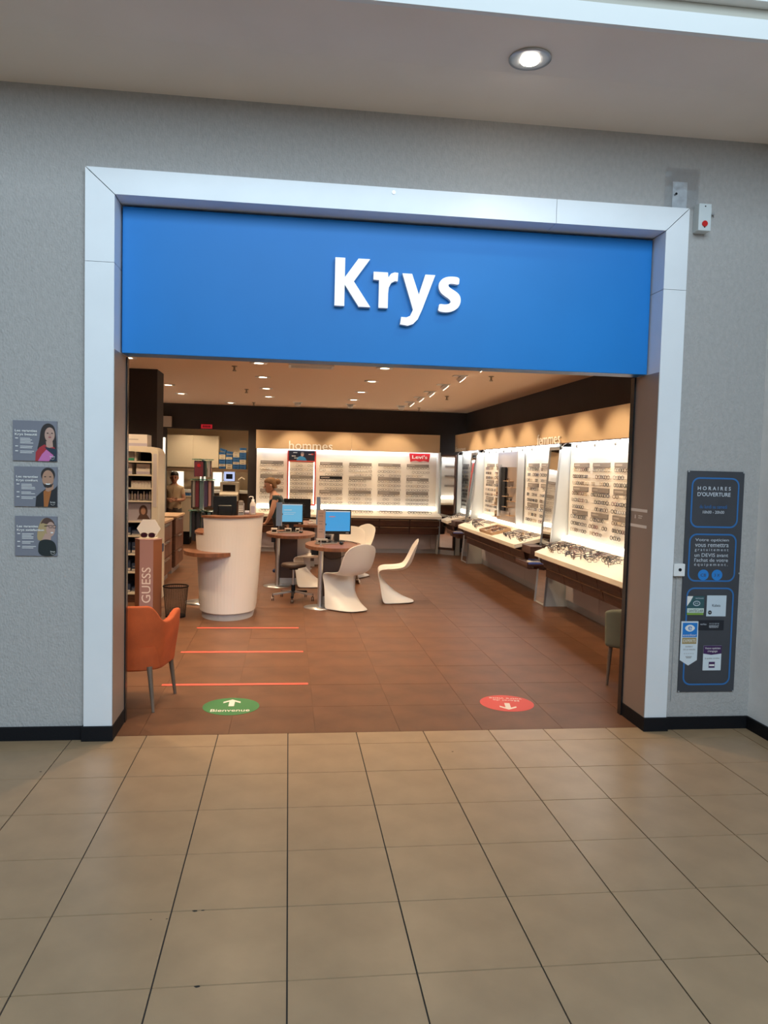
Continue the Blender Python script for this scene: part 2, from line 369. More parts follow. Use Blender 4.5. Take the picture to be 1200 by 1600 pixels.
def art2(p):
    p([(.49, .001), (.51, .25), (.62, .36), (.73, .45), (.93, .45), (.999, .53), (.999, .001)], sk('print_black_jacket', (.02, .02, .024)))
    p([(.69, .001), (.68, .38), (.74, .44), (.87, .44), (.78, .001)], sk('print_rust', (.40, .13, .03)))
    p([(.73, .40), (.74, .56), (.92, .56), (.91, .44), (.80, .38)], SKQ)
    p(ell(.785, .80, .165, .185), HB); p(ell(.785, .71, .135, .21), SKQ)
    p([(.66, .60), (.70, .50), (.78, .475), (.87, .50), (.91, .60), (.86, .56), (.78, .60), (.71, .56)], HB)
    p([(.72, .585), (.85, .585), (.82, .555), (.75, .555)], M_print); p(ell(.72, .755, .025, .012, 12), HB); p(ell(.84, .755, .025, .012, 12), HB)
def art3(p):
    blond = sk('print_blond', (.46, .32, .15))
    p([(v[0], v[1]) for v in smooth_poly([(a, b, 0) for a, b in [(.52, .42), (.53, .62), (.58, .82), (.66, .95), (.78, .97), (.90, .90), (.93, .78), (.80, .60), (.70, .40), (.60, .38)]], 2)], blond)
    p([(v[0], v[1]) for v in smooth_poly([(a, b, 0) for a, b in [(.59, .80), (.68, .96), (.80, .975), (.92, .88), (.95, .76), (.85, .84), (.74, .80), (.66, .84)]], 2)], sk('print_brown_hair', (.10, .05, .035)))
    p([(.62, .38), (.72, .58), (.86, .50), (.84, .36)], SKP); p(ell(.845, .68, .105, .185), SKP)
    p([(v[0], v[1]) for v in smooth_poly([(a, b, 0) for a, b in [(.55, .0), (.55, .30), (.60, .40), (.76, .43), (.92, .38), (.985, .25), (.985, .0)]], 2)], sk('print_black_top', (.014, .02, .02)))
    for cx in (.84, .935): p([(cx - .045, .775), (cx + .04, .785), (cx + .035, .71), (cx - .035, .71)], HB); p([(cx - .033, .762), (cx + .03, .770), (cx + .026, .722), (cx - .026, .722)], SKP)
    p([(.70, .77), (.80, .775), (.80, .76), (.70, .75)], HB); p(ell(.88, .595, .035, .017, 12), M_print)
poster(-1.698, -1.440, 1.745, 1.99, 'grey guarantee poster of a long-haired woman in red and pink', 'Krys beauté', art1)
poster(-1.690, -1.438, 1.465, 1.71, 'grey guarantee poster of a bearded man in a black jacket', 'Krys confort', art2)
poster(-1.686, -1.438, 1.16, 1.405, 'grey guarantee poster of a blond woman wearing glasses', 'Krys satisfaction', art3)

# opening-hours panel
hp = thing('hours_panel', 'tall dark grey opening hours panel with blue rounded frames on the plaster wall', 'notice board', (2.875, YW, .26))
M_vinyl = mat('charcoal_vinyl', (.055, .058, .068), .35, noise=.1, nscale=5); M_bline = mat('blue_outline', (.03, .16, .42), .45); M_ptext = mat('pale_text', (.62, .66, .72), .5)
MB().box(2.668, 3.082, YW - .008, YW - .001, .26, 1.79, M_vinyl).build('backing', hp)
YP = YW - .0085
for z0, z1 in ((1.402, 1.747), (1.03, 1.362), (.308, .99)):
    mb = MB(); a = rrect(2.700, 3.048, z0, z1, .055); b = rrect(2.711, 3.037, z0 + .011, z1 - .011, .045); n = len(a)
    v = [(x, YP - .001, z) for x, z in a] + [(x, YP - .001, z) for x, z in b]
    mb.add(v, [(i, n + i, n + (i + 1) % n, (i + 1) % n) for i in range(n)], M_bline); mb.build('outline', hp)
def ptext(body, x0, x1, z0, z1, m, name='lettering', par=None, off=0): return text_mb(body, (x0, YP - .0012, z0), FX, FZ, x1 - x0, z1 - z0, m, .0004, off).build(name, par or hp)
ptext('H O R A I R E S', 2.745, 2.985, 1.660, 1.685, M_ptext, off=.012); ptext("D'OUVERTURE", 2.745, 2.985, 1.618, 1.646, M_ptext, off=.012)
ptext('du lundi au samedi', 2.765, 2.965, 1.535, 1.560, M_bline); ptext('10h00 - 20h00', 2.79, 2.945, 1.500, 1.520, M_ptext)
for i, l in enumerate(['Votre opticien', 'vous remettra', 'g r a t u i t e m e n t', 'un DEVIS avant', "l'achat de votre", 'é q u i p e m e n t .']):
    ptext(l, 2.745, 2.99, 1.308 - i * .034 - .004, 1.308 - i * .034 + .021, M_ptext)
for cx, bd in ((2.815, 'CB'), (2.915, '3 X')):
    b = MB().prism([(x, YP - .002, z) for x, z in ell(cx, 1.077, .039, .037)], (0, .0018, 0), mat('round_sticker_blue', (.02, .22, .62), .5)).build('payment_sticker', hp)
    text_mb(bd, (cx - .02, YP - .0024, 1.066), FX, FZ, .04, .02, M_vinyl, .0003).build('sticker_text', b)
for x, z in ((2.675, 1.785), (3.075, 1.785), (2.672, 1.09), (3.078, 1.09), (2.675, .265), (3.075, .265)):
    MB().cyl((x, YP, z), .006, -.004, M_lgrey, 8, axis=(0, 1, 0)).build('screw', hp)
def plaque(name, label, pts, m):
    x = sum(p[0] for p in pts) / len(pts); z = min(p[1] for p in pts); t = thing(name, label, 'sticker', (x, YP, z))
    MB().prism([(a, YP - .004, b) for a, b in pts], (0, .0035, 0), m).build('plate', t); return t
rec = lambda a, b, c, d: [(a, c), (b, c), (b, d), (a, d)]
YQ = YP - .0042
def q(t, mb, name): return mb.build(name, t)
def fl_(pts, m, k=1): return MB().prism([(a, YQ - .0004 * k, b) for a, b in pts], (0, .0003, 0), m)
def tx(body, x0, x1, z0, z1, m, k=2): return text_mb(body, (x0, YQ - .0004 * k, z0), FX, FZ, x1 - x0, z1 - z0, m, .0002)
M_nav = mat('print_black_blue', (.012, .014, .022), .5)
t = plaque('green_sticker_plaque', 'dark green and white square sticker with an eye emblem and lime edge', rec(2.705, 2.83, .80, .93), mat('petrol_green', (.03, .10, .11), .5))
q(t, fl_([(2.705, .93), (2.705, .86), (2.73, .895), (2.748, .93)], M_print), 'corner_fold'); q(t, fl_(rec(2.708, 2.83, .815, .846), mat('pale_mint', (.62, .72, .66), .5)), 'white_band')
q(t, fl_(rec(2.708, 2.828, .80, .814), mat('lime', (.22, .38, .06), .5)), 'lime_edge'); q(t, tx('SANTÉCLAIR', 2.72, 2.825, .82, .842, M_nav, 3), 'lettering')
e = MB(); a = ell(2.775, .880, .026, .018); b = ell(2.775, .880, .021, .013); e.add([(x, YQ - .001, z) for x, z in a + b], [(i, 28 + i, 28 + (i + 1) % 28, (i + 1) % 28) for i in range(28)], M_ptext); e.merge(tx('(o)', 2.764, 2.786, .873, .888, M_ptext)); q(t, e, 'eye_emblem'); q(t, tx('PARTENAIRE', 2.765, 2.825, .911, .919, M_ptext), 'small_text')
t = plaque('white_square_plaque', 'white square sticker with a black dot in its lower corner', rec(2.850, 2.992, .790, .935), mat('sticker_white', (.62, .70, .76), .5))
q(t, tx('Kalixia', 2.89, 2.95, .857, .875, M_nav), 'lettering'); q(t, fl_(ell(2.875, .817, .014, .014), M_nav), 'round_dot'); q(t, tx('PRO', 2.867, 2.883, .813, .821, M_print, 3), 'dot_text')
t = plaque('black_plaque', 'narrow black sticker with small pale lettering', rec(2.795, 2.982, .694, .762), M_nav)
q(t, tx('varilux', 2.808, 2.855, .730, .742, M_ptext), 'lettering'); q(t, tx('V I S I O N', 2.875, 2.945, .734, .744, M_ptext), 'lettering'); q(t, tx('REFERENT', 2.875, 2.945, .710, .728, M_ptext), 'lettering')
t = plaque('banner_sticker', 'white pennant sticker with a blue eye emblem and gold band', [(2.672, .485), (2.735, .447), (2.797, .485), (2.797, .755), (2.672, .755)], mat('pennant_white', (.70, .76, .80), .5))
q(t, fl_(rec(2.682, 2.789, .645, .745), mat('bright_blue_print', (.01, .20, .60), .5)), 'blue_field'); q(t, tx('essilor', 2.686, 2.785, .652, .668, M_print), 'lettering')
q(t, fl_([(2.735 + .036 * math.cos(a_), .708 + .024 * math.sin(a_) * abs(math.sin(a_)) ** .3) for a_ in [2 * PI * i / 24 for i in range(24)]], M_print, 2), 'eye_emblem'); q(t, tx('e', 2.722, 2.749, .693, .722, mat('bright_blue_print', (0, 0, 0)), 3), 'emblem_letter')
q(t, fl_(rec(2.682, 2.787, .598, .641), mat('gold_print', (.40, .29, .12), .5)), 'gold_band'); q(t, tx('EXPERTS', 2.69, 2.78, .61, .63, M_print), 'lettering')
q(t, tx('EXPERT', 2.71, 2.762, .574, .584, M_grey), 'lettering'); q(t, tx('DE LA VISION', 2.693, 2.780, .554, .564, M_grey), 'lettering'); q(t, tx('* * * * *', 2.70, 2.77, .527, .535, M_grey), 'stars'); q(t, fl_(rec(2.712, 2.758, .507, .511), M_grey), 'fine_print'); q(t, fl_(rec(2.717, 2.753, .499, .503), M_grey), 'fine_print')
t = plaque('purple_sticker', 'white sticker with a purple heading about the optician', rec(2.842, 2.975, .412, .585), mat('pennant_white', (0, 0, 0)))
q(t, fl_([(2.842, .53), (2.9, .521), (2.975, .53), (2.975, .585), (2.842, .585)], mat('purple_print', (.055, .015, .09), .5)), 'purple_heading'); q(t, tx('Votre opticien', 2.852, 2.965, .557, .575, M_print), 'lettering'); q(t, tx("s'engage", 2.873, 2.945, .537, .555, M_print), 'lettering')
q(t, tx('la qualité certifiée', 2.855, 2.962, .490, .502, M_grey), 'small_text'); q(t, fl_(rec(2.885, 2.93, .43, .472), mat('purple_print', (0, 0, 0))), 'small_emblem'); q(t, fl_(rec(2.888, 2.927, .442, .455), M_print, 2), 'emblem_band')

# alarm box, metal plate and key switch
al = thing('alarm_box', 'white alarm box with a red lamp beside the aluminium corner', 'alarm', (2.67, YW, 3.37))
MB().box(2.625, 2.712, YW - .075, YW, 3.372, 3.548, mat('grey_white_plastic', (.62, .66, .66), .5)).build('case', al, .004)
MB().box(2.712, 2.725, YW - .05, YW, 3.49, 3.53, M_white).build('bracket', al)
MB().cyl((2.667, YW - .075, 3.417), .019, -.008, mat('red_lamp', (.45, .01, .01), .2, emit=(1, .02, .02), estr=.08), 18, axis=(0, 1, 0)).build('lamp_lens', al)
MB().tube([(2.725, YW - .02, 3.51), (2.745, YW - .03, 3.495), (2.76, YW - .01, 3.505), (2.77, YW - .004, 3.49)], .005, M_lgrey, 6).build('cable', al)
for z in (3.395, 3.53): MB().cyl((2.668, YW - .075, z), .004, -.003, M_black, 6, axis=(0, 1, 0)).build('screw', al)
ac = thing('clear_cover', 'clear dented plastic plate screwed to the plaster above the aluminium corner', 'cover plate', (2.53, YW, 3.525))
g = MB(); nx, nz = 9, 10
g.grid([[(2.412 + .238 * i / nx, YW - .012 - .007 * random.random(), 3.526 + .262 * j / nz) for i in range(nx + 1)] for j in range(nz + 1)], M_acryl); g.build('cover', ac)
MB().box(2.468, 2.57, YW - .008, YW - .001, 3.528, 3.70, mat('scuffed_plate', (.68, .70, .72), .3, .4, noise=.2, nscale=20)).build('plate', ac)
MB().cyl((2.488, YW - .02, 3.617), .008, -.004, M_black, 8, axis=(0, 1, 0)).build('screw', ac)
ks = thing('key_switch', 'small white key switch box between aluminium jamb and hours panel', 'switch', (2.625, YW, 1.07))
MB().box(2.585, 2.665, YW - .04, YW, 1.07, 1.155, M_plasterw).build('case', ks, .004); MB().cyl((2.628, YW - .04, 1.115), .011, -.004, M_black, 10, axis=(0, 1, 0)).build('keyhole', ks)
MB().box(2.622, 2.626, YW - .006, YW, .2, 1.07, M_lgrey).build('conduit', ks)

# ================================================================== SHOP SHELL
BW = 10.9; RW = 3.70; CH = 2.96; LW = -4.2
sf = struct('floor', MB().box(LW, RW, -.235, 13.1, -.08, -.004, M_sgrout)); PT = .565
x_first = .18 - 5 * PT; tm_ = MB().box(-PT / 2 + .0014, PT / 2 - .0014, -PT / 2 + .0014, PT / 2 - .0014, -.005, 0, M_stile).mesh('tile')
for i in range(12):
    for j in range(20):
        x = x_first + (i + .5) * PT; y = -.235 + (j + .5) * PT
        if x + PT / 2 > RW + .01 or y + PT / 2 > 11.2: continue
        t = bpy.data.objects.new('tile', tm_); COL.objects.link(t); t.parent = sf; t.location = (x, y, random.uniform(-.0004, .0004))
mb = MB()
for i in range(-3, 12):
    for j in range(0, 23):
        x = x_first + i * PT; y = -.235 + j * PT
        if i < 0 or j >= 20 or x + PT > RW + .01:
            a, b = max(x + .0014, LW), min(x + PT - .0014, RW)
            if b > a: mb.box(a, b, y + .0014, min(y + PT - .0014, 13.1), -.005, 0, M_stile)
o = mb.build('tile_field', sf); o['kind'] = 'stuff'
struct('ceiling', MB().box(LW, RW, .028, 13.1, CH, CH + .08, M_ceil))
struct('wall_right', MB().box(RW, RW + .15, .03, 13.1, 0, CH, M_dark))
struct('wall_left', MB().box(LW - .15, LW, .03, 13.1, 0, CH, M_dark))
mb = MB(); mb.box(LW, -2.50, BW, BW + .12, 0, CH, M_dark); mb.box(-.86, RW, BW, BW + .12, 0, CH, M_dark); mb.box(-2.50, -.86, BW, BW + .12, 2.455, CH, M_dark)
struct('wall_back', mb)
struct('wall_entrance', MB().box(LW, -1.25, .032, .12, 0, CH, M_dark).box(2.58, RW, .032, .12, 0, CH, M_dark))
struct('wall_pillar', MB().box(-2.75, -1.74, 5.15, 5.66, 0, CH, M_dark))
M_wsh = mat('workshop_paint', (.70, .58, .42), .8)
struct('wall_workshop', MB().box(LW, -.3, 13.0, 13.1, 0, CH, M_wsh).box(-.42, -.3, BW + .13, 13.0, 0, CH, M_wsh))

# ------------------------------------------------------------------ ceiling fittings
def downlight(x, y, label, power):
    t = thing('recessed_downlight', label, 'ceiling light', (x, y, CH), 'recessed downlights in the shop ceiling')
    MB().lathe((x, y, 0), [(.085, CH - .001), (.105, CH - .002), (.105, CH - .008), (.085, CH - .008)], M_trimw, 24).build('trim_ring', t)
    MB().lathe((x, y, 0), [(.072, CH - .001), (.072, CH - .006), (.045, CH - .009)], M_bulb, 20).build('bulb', t)
    spot('lamp', (x, y, CH - .03), (x, y, 0), power, WARM, 120, .7, t, .06)
GRID = 'round recessed warm downlight in the beige shop ceiling'
for x in (-1.9, -.4, 1.1):
    for y in (1.1, 2.6, 4.08, 5.54, 7.12, 8.58): downlight(x, y, GRID, 130 if y < 3 else 95)
downlight(-1.18, 10.24, 'round downlight in the shop ceiling by the workshop opening', 110)
for x in (-2.2, -1.2): downlight(x, 12.0, 'round recessed downlight inside the workshop behind the opening', 75)
def track_spot(x, y, tx_, ty, label, power):
    t = thing('tilting_spotlight', label, 'spotlight', (x, y, CH), 'tilting spotlights in the shop ceiling')
    MB().box(x - .09, x + .09, y - .07, y + .07, CH - .008, CH - .0005, M_trimw).build('plate', t)
    d = (Vector((tx_, ty, 1.35)) - Vector((x, y, CH))).normalized()
    c = Vector((x, y, CH - .01)); MB().cyl(c, .06, .05, M_trimw, 16, axis=d).build('lamp_head', t)
    MB().cyl(c + d * .0505, .05, .004, M_bulb, 16, axis=d).build('lamp_lens', t)
    spot('lamp', c + d * .08, (tx_, ty, 1.35), power, WARM, 62, .5, t, .05)
for y in (1.3, 2.4, 3.47, 4.54, 5.62, 6.68, 7.65, 8.65): track_spot(2.13, y, 3.55, y + .1, 'square tilting spotlight turned to the long display wall', 115)
for x in (.12, 1.12, 2.11): track_spot(x, 9.6, x, 10.8, 'square tilting spotlight aimed at the wall under the hommes sign', 70)
for x, y in ((-.71, 4.48), (-.72, 7.38), (-.72, 10.0), (2.52, 4.47), (2.53, 7.32), (2.5, 9.88)):
    t = thing('sprinkler_head', 'small brass sprinkler head hanging from the shop ceiling', 'sprinkler', (x, y, CH), 'sprinkler heads on the shop ceiling')
    MB().lathe((x, y, 0), [(.035, CH - .0005), (.035, CH - .006), (.012, CH - .012), (.012, CH - .05)], mat('brass', (.25, .2, .13), .4, .7), 12).build('body', t)
    MB().cyl((x, y, CH - .062), .024, .005, MATS['brass'], 12).tube([(x - .018, y, CH - .05), (x, y, CH - .06), (x + .018, y, CH - .05)], .003, MATS['brass'], 5).build('deflector', t)
t = thing('air_grille', 'white slatted air grille flush in the shop ceiling', 'air vent', (.22, 4.2, CH))
MB().box(-.05, .49, 4.03, 4.06, CH - .014, CH - .0005, M_trimw).box(-.05, .49, 4.30, 4.33, CH - .014, CH - .0005, M_trimw).box(-.05, -.02, 4.06, 4.3, CH - .014, CH - .0005, M_trimw).box(.46, .49, 4.06, 4.3, CH - .014, CH - .0005, M_trimw).build('frame', t)
for i in range(7): MB().obox((.22, 4.08 + i * .034, CH - .008), (.24, 0, 0), (0, .011, .005), (0, -.0008, .0016), M_trimw).build('slat', t)
MB().box(-.02, .46, 4.06, 4.3, CH - .003, CH - .0005, M_black).build('backing', t)

# ------------------------------------------------------------------ spectacles
def rim_loop(cx, w, h, k, n=14):
    out = []
    for i in range(n):
        a = 2 * PI * i / n; c, s_ = math.cos(a), math.sin(a)
        out.append((cx + w / 2 * math.copysign(abs(c) ** k, c), 0, h / 2 * math.copysign(abs(s_) ** k, s_)))
    return out
def glasses_mb(m, w=.054, h=.042, k=.75, r=.0036, folded=True, lens=True, n=12, sides=4):
    g = MB()
    for s_ in (-1, 1):
        cx = s_ * .036; lp = rim_loop(cx, w, h, k, n); g.tube(lp, r, m, sides, True)
        if lens: g.add(lp, [tuple(range(n))], M_lens)
        ex = s_ * (.036 + w / 2)
        if folded == 'none': pass
        elif folded: g.tube([(ex, 0, h * .22), (ex + s_ * .003, .008, h * .22), (ex - s_ * .05, .018, h * .20), (ex - s_ * .10, .016, h * .16)], r * .4, m, 3)
        else: g.tube([(ex, 0, h * .22), (ex + s_ * .004, .01, h * .22), (ex + s_ * .002, .10, h * .2), (ex - s_ * .002, .135, -h * .25)], r * .8, m, sides)
    g.tube([(-.036 + w / 2, 0, h * .15), (0, -.002, h * .28), (.036 - w / 2, 0, h * .15)], r * .8, m, sides); return g
FR = [('black', mat('frame_black', (.012, .011, .012), .35), dict()), ('tortoiseshell', mat('frame_tortoise', (.10, .04, .015), .35, noise=.6, nscale=60), dict(k=.85, h=.044)),
      ('slim gunmetal', mat('frame_gunmetal', (.14, .13, .13), .3, .7), dict(r=.0024, h=.040)), ('round gold', mat('frame_gold', (.45, .30, .14), .3, .8), dict(r=.0022, k=1, h=.047, w=.050)),
      ('burgundy', mat('frame_burgundy', (.12, .015, .022), .35), dict(h=.042)), ('navy', mat('frame_navy', (.02, .028, .07), .35), dict(h=.039))]
GM = {(i, f): glasses_mb(m, folded=f, **kw).mesh('eyeglasses') for i, (nm, m, kw) in enumerate(FR) for f in (True, False)}
STUFF = {'wall': MB(), 'right': MB()}
LOWP = [glasses_mb(m, folded='none', lens=False, n=8, sides=3, **{**kw, 'r': .0032}) for nm, m, kw in FR]
NG = [0]; NGMAX = [282]
def put_glasses(loc, q, folded, where, group, individual=True, i=None):
    i = random.choices(range(6), (6, 3, 4, 1.5, 1.5, 2))[0] if i is None else i
    if individual and NG[0] < NGMAX[0]:
        NG[0] += 1; o = bpy.data.objects.new('eyeglasses', GM[i, folded]); COL.objects.link(o)
        o.location = loc; o.rotation_mode = 'QUATERNION'; o.rotation_quaternion = q
        tag(o, FR[i][0] + ' eyeglasses ' + where, 'glasses', group)
    else: STUFF['right'].merge(LOWP[i], Matrix.Translation(loc) @ q.to_matrix().to_4x4())
QR = Quaternion((0, 0, 1), -PI / 2)
SLOPE = math.atan2(.13, .53)
QT = Quaternion((0, 1, 0), -SLOPE)
ledge_z = lambda x: .765 + (x - 3.02) * .13 / .53

# ------------------------------------------------------------------ display wall on the right
M_ptx = mat('plate_print', (.42, .38, .34), .6)
CN = {3: ['mirror side', 'centre', 'entrance side'], 4: ['entrance side', 'second', 'third', 'farthest'], 2: ['nearer', 'farther']}
def bay(y0, y1, label, cols_, ncol, wall_txt, ledge_txt, grp, cut0=.0, cut1=.0, ind=True, ly=None):
    t = thing('display_unit', label, 'display shelf', (3.55, (y0 + y1) / 2, 0), 'backlit spectacle display units on the long wall')
    MB().box(3.60, 3.63, y0, y1, .86, 2.16, M_panel).build('back_panel', t)
    MB().box(3.45, 3.595, y0 + .02, y1 - .02, 2.135, 2.15, M_led).build('top_light_strip', t)
    MB().prism([(3.50, y0 + .01, .884), (3.60, y0 + .01, .884), (3.60, y0 + .01, .945)], (0, y1 - y0 - .02, 0), M_ledw).build('bottom_light_strip', t)
    # sloping ledge, its ends cut back towards the mirrors
    yp = y1; y1 = ly or y1
    top = [(3.02, y0 + cut0), (3.02, y1 - cut1), (3.585, y1), (3.585, y0)]
    lz = lambda x: .765 + (x - 3.02) * .13 / .53
    v = [(x, y, lz(x) - (.01 if k else 0)) for k, (x, y) in zip((0, 0, 0, 0), top)]
    MB().prism(v, (0, 0, -.05), M_ledge).build('ledge', t, .018, 4)
    # drawers in two rows
    n = max(2, round((y1 - y0 - cut0 - cut1) / .62)); L = (y1 - y0 - cut0 - cut1) / n
    for k in range(n):
        a, b = y0 + cut0 + k * L + .006, y0 + cut0 + (k + 1) * L - .006
        for x, z0, z1 in ((3.12, .575, .69), (3.19, .44, .56)):
            d = MB().prism([(x, a, z1), (x + .03, a, z1), (x + .055, a, z0), (x + .025, a, z0)], (0, b - a, 0), M_wood).build('drawer', t)
            MB().box(x - .012, x + .004, a + .01, b - .01, z1 - .012, z1 - .002, M_woodl).build('handle', d)
    MB().box(3.24, 3.60, y0 + .03, y1 - cut1 * .5 - .03, .43, .70, M_wood).build('drawer_carcass', t)
    m_ = max(1, round((y1 - y0) / 1.2)); L = (y1 - y0) / m_
    for k in range(m_): MB().box(3.60, 3.62, y0 + k * L + .004, y0 + (k + 1) * L - .004, .10, .43, M_lilac).build('lower_panel', t)
    y1 = yp
    MB().box(3.62, 3.66, y0, y1, 0, .10, M_lgrey).build('kick_plate', t)
    # name plates and hanging rails
    for c in cols_:
        for z in (1.88, 1.585, 1.29):
            p = MB().box(3.588, 3.60, c - .49, c, z - .055, z, M_grey).build('name_plate', t)
            MB().box(3.587, 3.588, c - random.uniform(.16, .26), c - .03, z - .036, z - .018, M_ptx).build('plate_text', p)
            for r_ in range(3):
                zz = z - .095 - r_ * .083
                MB().box(3.592, 3.60, c - .51, c + .02, zz - .004, zz + .001, M_panel).build('rail', t)
                y = c - .04 + random.uniform(-.02, .02)
                while y > c - .49:
                    if random.random() < .86: put_glasses((3.570, y - .045, zz + .012), QR @ Quaternion((0, 0, 1), random.uniform(-.12, .12)), True, ('in %s rows, %s column of ' % (('upper', 'middle', 'lower')[(1.88, 1.585, 1.29).index(z)], CN[len(cols_)][cols_.index(c)])) + wall_txt, grp + ' wall', ind)
                    y -= .128
        MB().obox((3.42, c - .245, ledge_z(3.42) + .004), (.055, 0, .055 * .245), (0, .225, 0), (-.0006, 0, .002), M_grey).build('ledge_card', t)
    return t
def ledge_glasses(y0, y1, n, txt, grp, ind=True, xr=(3.10, 3.38)):
    for k in range(n):
        y = y0 + (y1 - y0) * (k + .5) / n + random.uniform(-.05, .05); x = random.uniform(*xr)
        put_glasses((x, y, ledge_z(x) + .022), QT @ QR @ Quaternion((0, 0, 1), random.uniform(-.6, .6)), False, txt, grp + ' ledge', ind)
ledge_glasses(2.2, 4.15, 46, 'lying open on the cream ledge nearest the shop entrance', 'spectacles on the near')
bay(1.15, 4.42, 'backlit spectacle display with cream ledge nearest the shop entrance', [4.27, 3.65, 3.03], 3, 'the entrance panel', '', 'spectacles on the near', 0, .42)
ledge_glasses(4.95, 6.0, 18, 'lying open on the long middle ledge beside the wooden trays', 'spectacles on the middle')
ledge_glasses(7.3, 8.5, 14, 'lying open on the middle ledge between the trays and the far mirror', 'spectacles on the far half of the middle')
bay(4.86, 8.88, 'long middle backlit spectacle display holding two wooden trays', [5.55, 6.16, 8.02, 8.64], 4, 'the middle panel', '', 'spectacles on the middle', 0, .5)
bay(9.36, 10.72, 'short backlit spectacle display in the far corner beside the tall framed mirror', [9.98, 10.60], 2, 'the corner panel', '', 'spectacles on the corner', 0, .3, ly=10.24)
ledge_glasses(9.5, 10.1, 12, 'lying open on the short corner ledge', 'spectacles on the corner')

# fascia over the right displays
fa = thing('fascia_board', 'long beige fascia above the backlit displays with a femmes sign', 'fascia', (3.5, 5.3, 2.11))
MB().box(3.40, 3.43, .35, 6.9, 2.125, 2.475, M_beige).build('fascia_panel', fa); MB().box(3.40, 3.43, 6.903, 10.60, 2.125, 2.475, M_beige).build('fascia_panel', fa); MB().box(3.43, 3.699, .35, 10.60, 2.165, 2.19, M_white).build('soffit_board', fa); MB().box(3.43, 3.699, .35, 10.60, 2.45, 2.474, M_beige).build('top_board', fa)
MB().box(3.392, 3.40, .35, 10.6, 2.118, 2.128, M_wood).build('lower_edge', fa)
M_sgn = mat('sign_cream', (.97, .95, .90), .5)
text_mb('femmes', (3.385, 5.16, 2.122), (0, -1, 0), FZ, .92, .145, M_sgn, .006, .0).build('femmes_lettering', fa)
text_mb('femmes', (3.385, 10.45, 2.122), (0, -1, 0), FZ, .92, .10, M_sgn, .006, .0).build('femmes_lettering', fa)
for y in (1.9, 2.5, 3.05, 3.6, 4.1, 5.3, 5.75, 6.3, 6.75, 7.2, 7.65, 8.1, 8.5, 9.7, 10.1):
    MB().tube([(3.42, y, 2.125), (3.38, y, 2.10), (3.36, y, 2.075)], .005, M_lgrey, 5).ball((3.36, y, 2.068), .014, .014, .018, M_lgrey, 8, 5).build('clip_light', fa)

# leaning mirrors between the displays
def mirror_pillar(y0, y1, label):
    t = thing('pillar_mirror', label, 'mirror', (3.5, (y0 + y1) / 2, 0), 'leaning mirrors between the display units')
    xb, xt, H = 3.31, 3.455, 2.09
    MB().prism([(xb + .02, y0, 0), (xt + .02, y0, H), (3.66, y0, H), (3.66, y0, 0)], (0, y1 - y0, 0), mat('pale_grey_side', (.62, .64, .62), .5)).build('pillar', t)
    nx = Vector((H, 0, -(xt - xb))).normalized(); e = .012
    P = lambda z, dx: xb + (xt - xb) * z / H + dx
    MB().prism([(P(.03, .012), y0 + e, .03), (P(.03, .012), y1 - e, .03), (P(2.05, .012), y1 - e, 2.05), (P(2.05, .012), y0 + e, 2.05)], (.009, 0, 0), M_mirror).build('mirror_glass', t)
    for a, b in ((y0, y0 + e), (y1 - e, y1)): MB().prism([(P(0, 0), a, 0), (P(H, 0), a, H), (P(H, .024), a, H), (P(0, .024), a, 0)], (0, b - a, 0), M_lgrey).build('frame_stile', t)
    MB().prism([(P(2.05, 0), y0, 2.05), (P(H, 0), y0, H), (P(H, .024), y0, H), (P(2.05, .024), y0, 2.05)], (0, y1 - y0, 0), M_lgrey).build('frame_rail', t)
    return t
mirror_pillar(4.44, 4.84, 'tall leaning mirror between the entrance display and the middle display')
mirror_pillar(8.90, 9.34, 'tall leaning mirror between the middle display and the corner display')
# wooden steps with brochures in front of the mirrors
def step_box(yc, label, blab):
    t = thing('brochure_shelf', label, 'shelf', (3.15, yc, .5), 'walnut brochure shelves before the mirrors')
    MB().box(3.06, 3.235, yc - .16, yc + .2, .70, .80, M_wood).build('step', t, .004); MB().box(2.98, 3.235, yc - .3, yc + .2, .56, .585, M_wood).build('tray', t, .003)
    MB().box(2.98, 2.995, yc - .3, yc + .2, .585, .61, M_wood).build('lip', t); MB().box(3.15, 3.235, yc - .05, yc + .05, .50, .56, M_wood).build('bracket', t)
    for k in range(3):
        b = MB().box(3.005 + k * .06, 3.19 + k * .02, yc - .28 + k * .14, yc - .15 + k * .14, .586, .597 + .006 * k, [mat('brochure_blue', (.05, .09, .34), .4), M_print, MATS['brochure_blue']][k] if k != 1 else M_print).build('brochure')
        tag(b, ('blue' if k != 1 else 'white') + ' brochure lying on the walnut shelf ' + blab, 'brochure', 'brochures ' + blab)
mat('brochure_blue', (.05, .09, .34), .4)
step_box(4.45, 'walnut shelf with brochures at the foot of the mirror nearest the entrance', 'nearest the entrance')
step_box(8.95, 'walnut shelf with brochures at the foot of the far leaning mirror', 'by the far mirror')
NGMAX[0] = 300
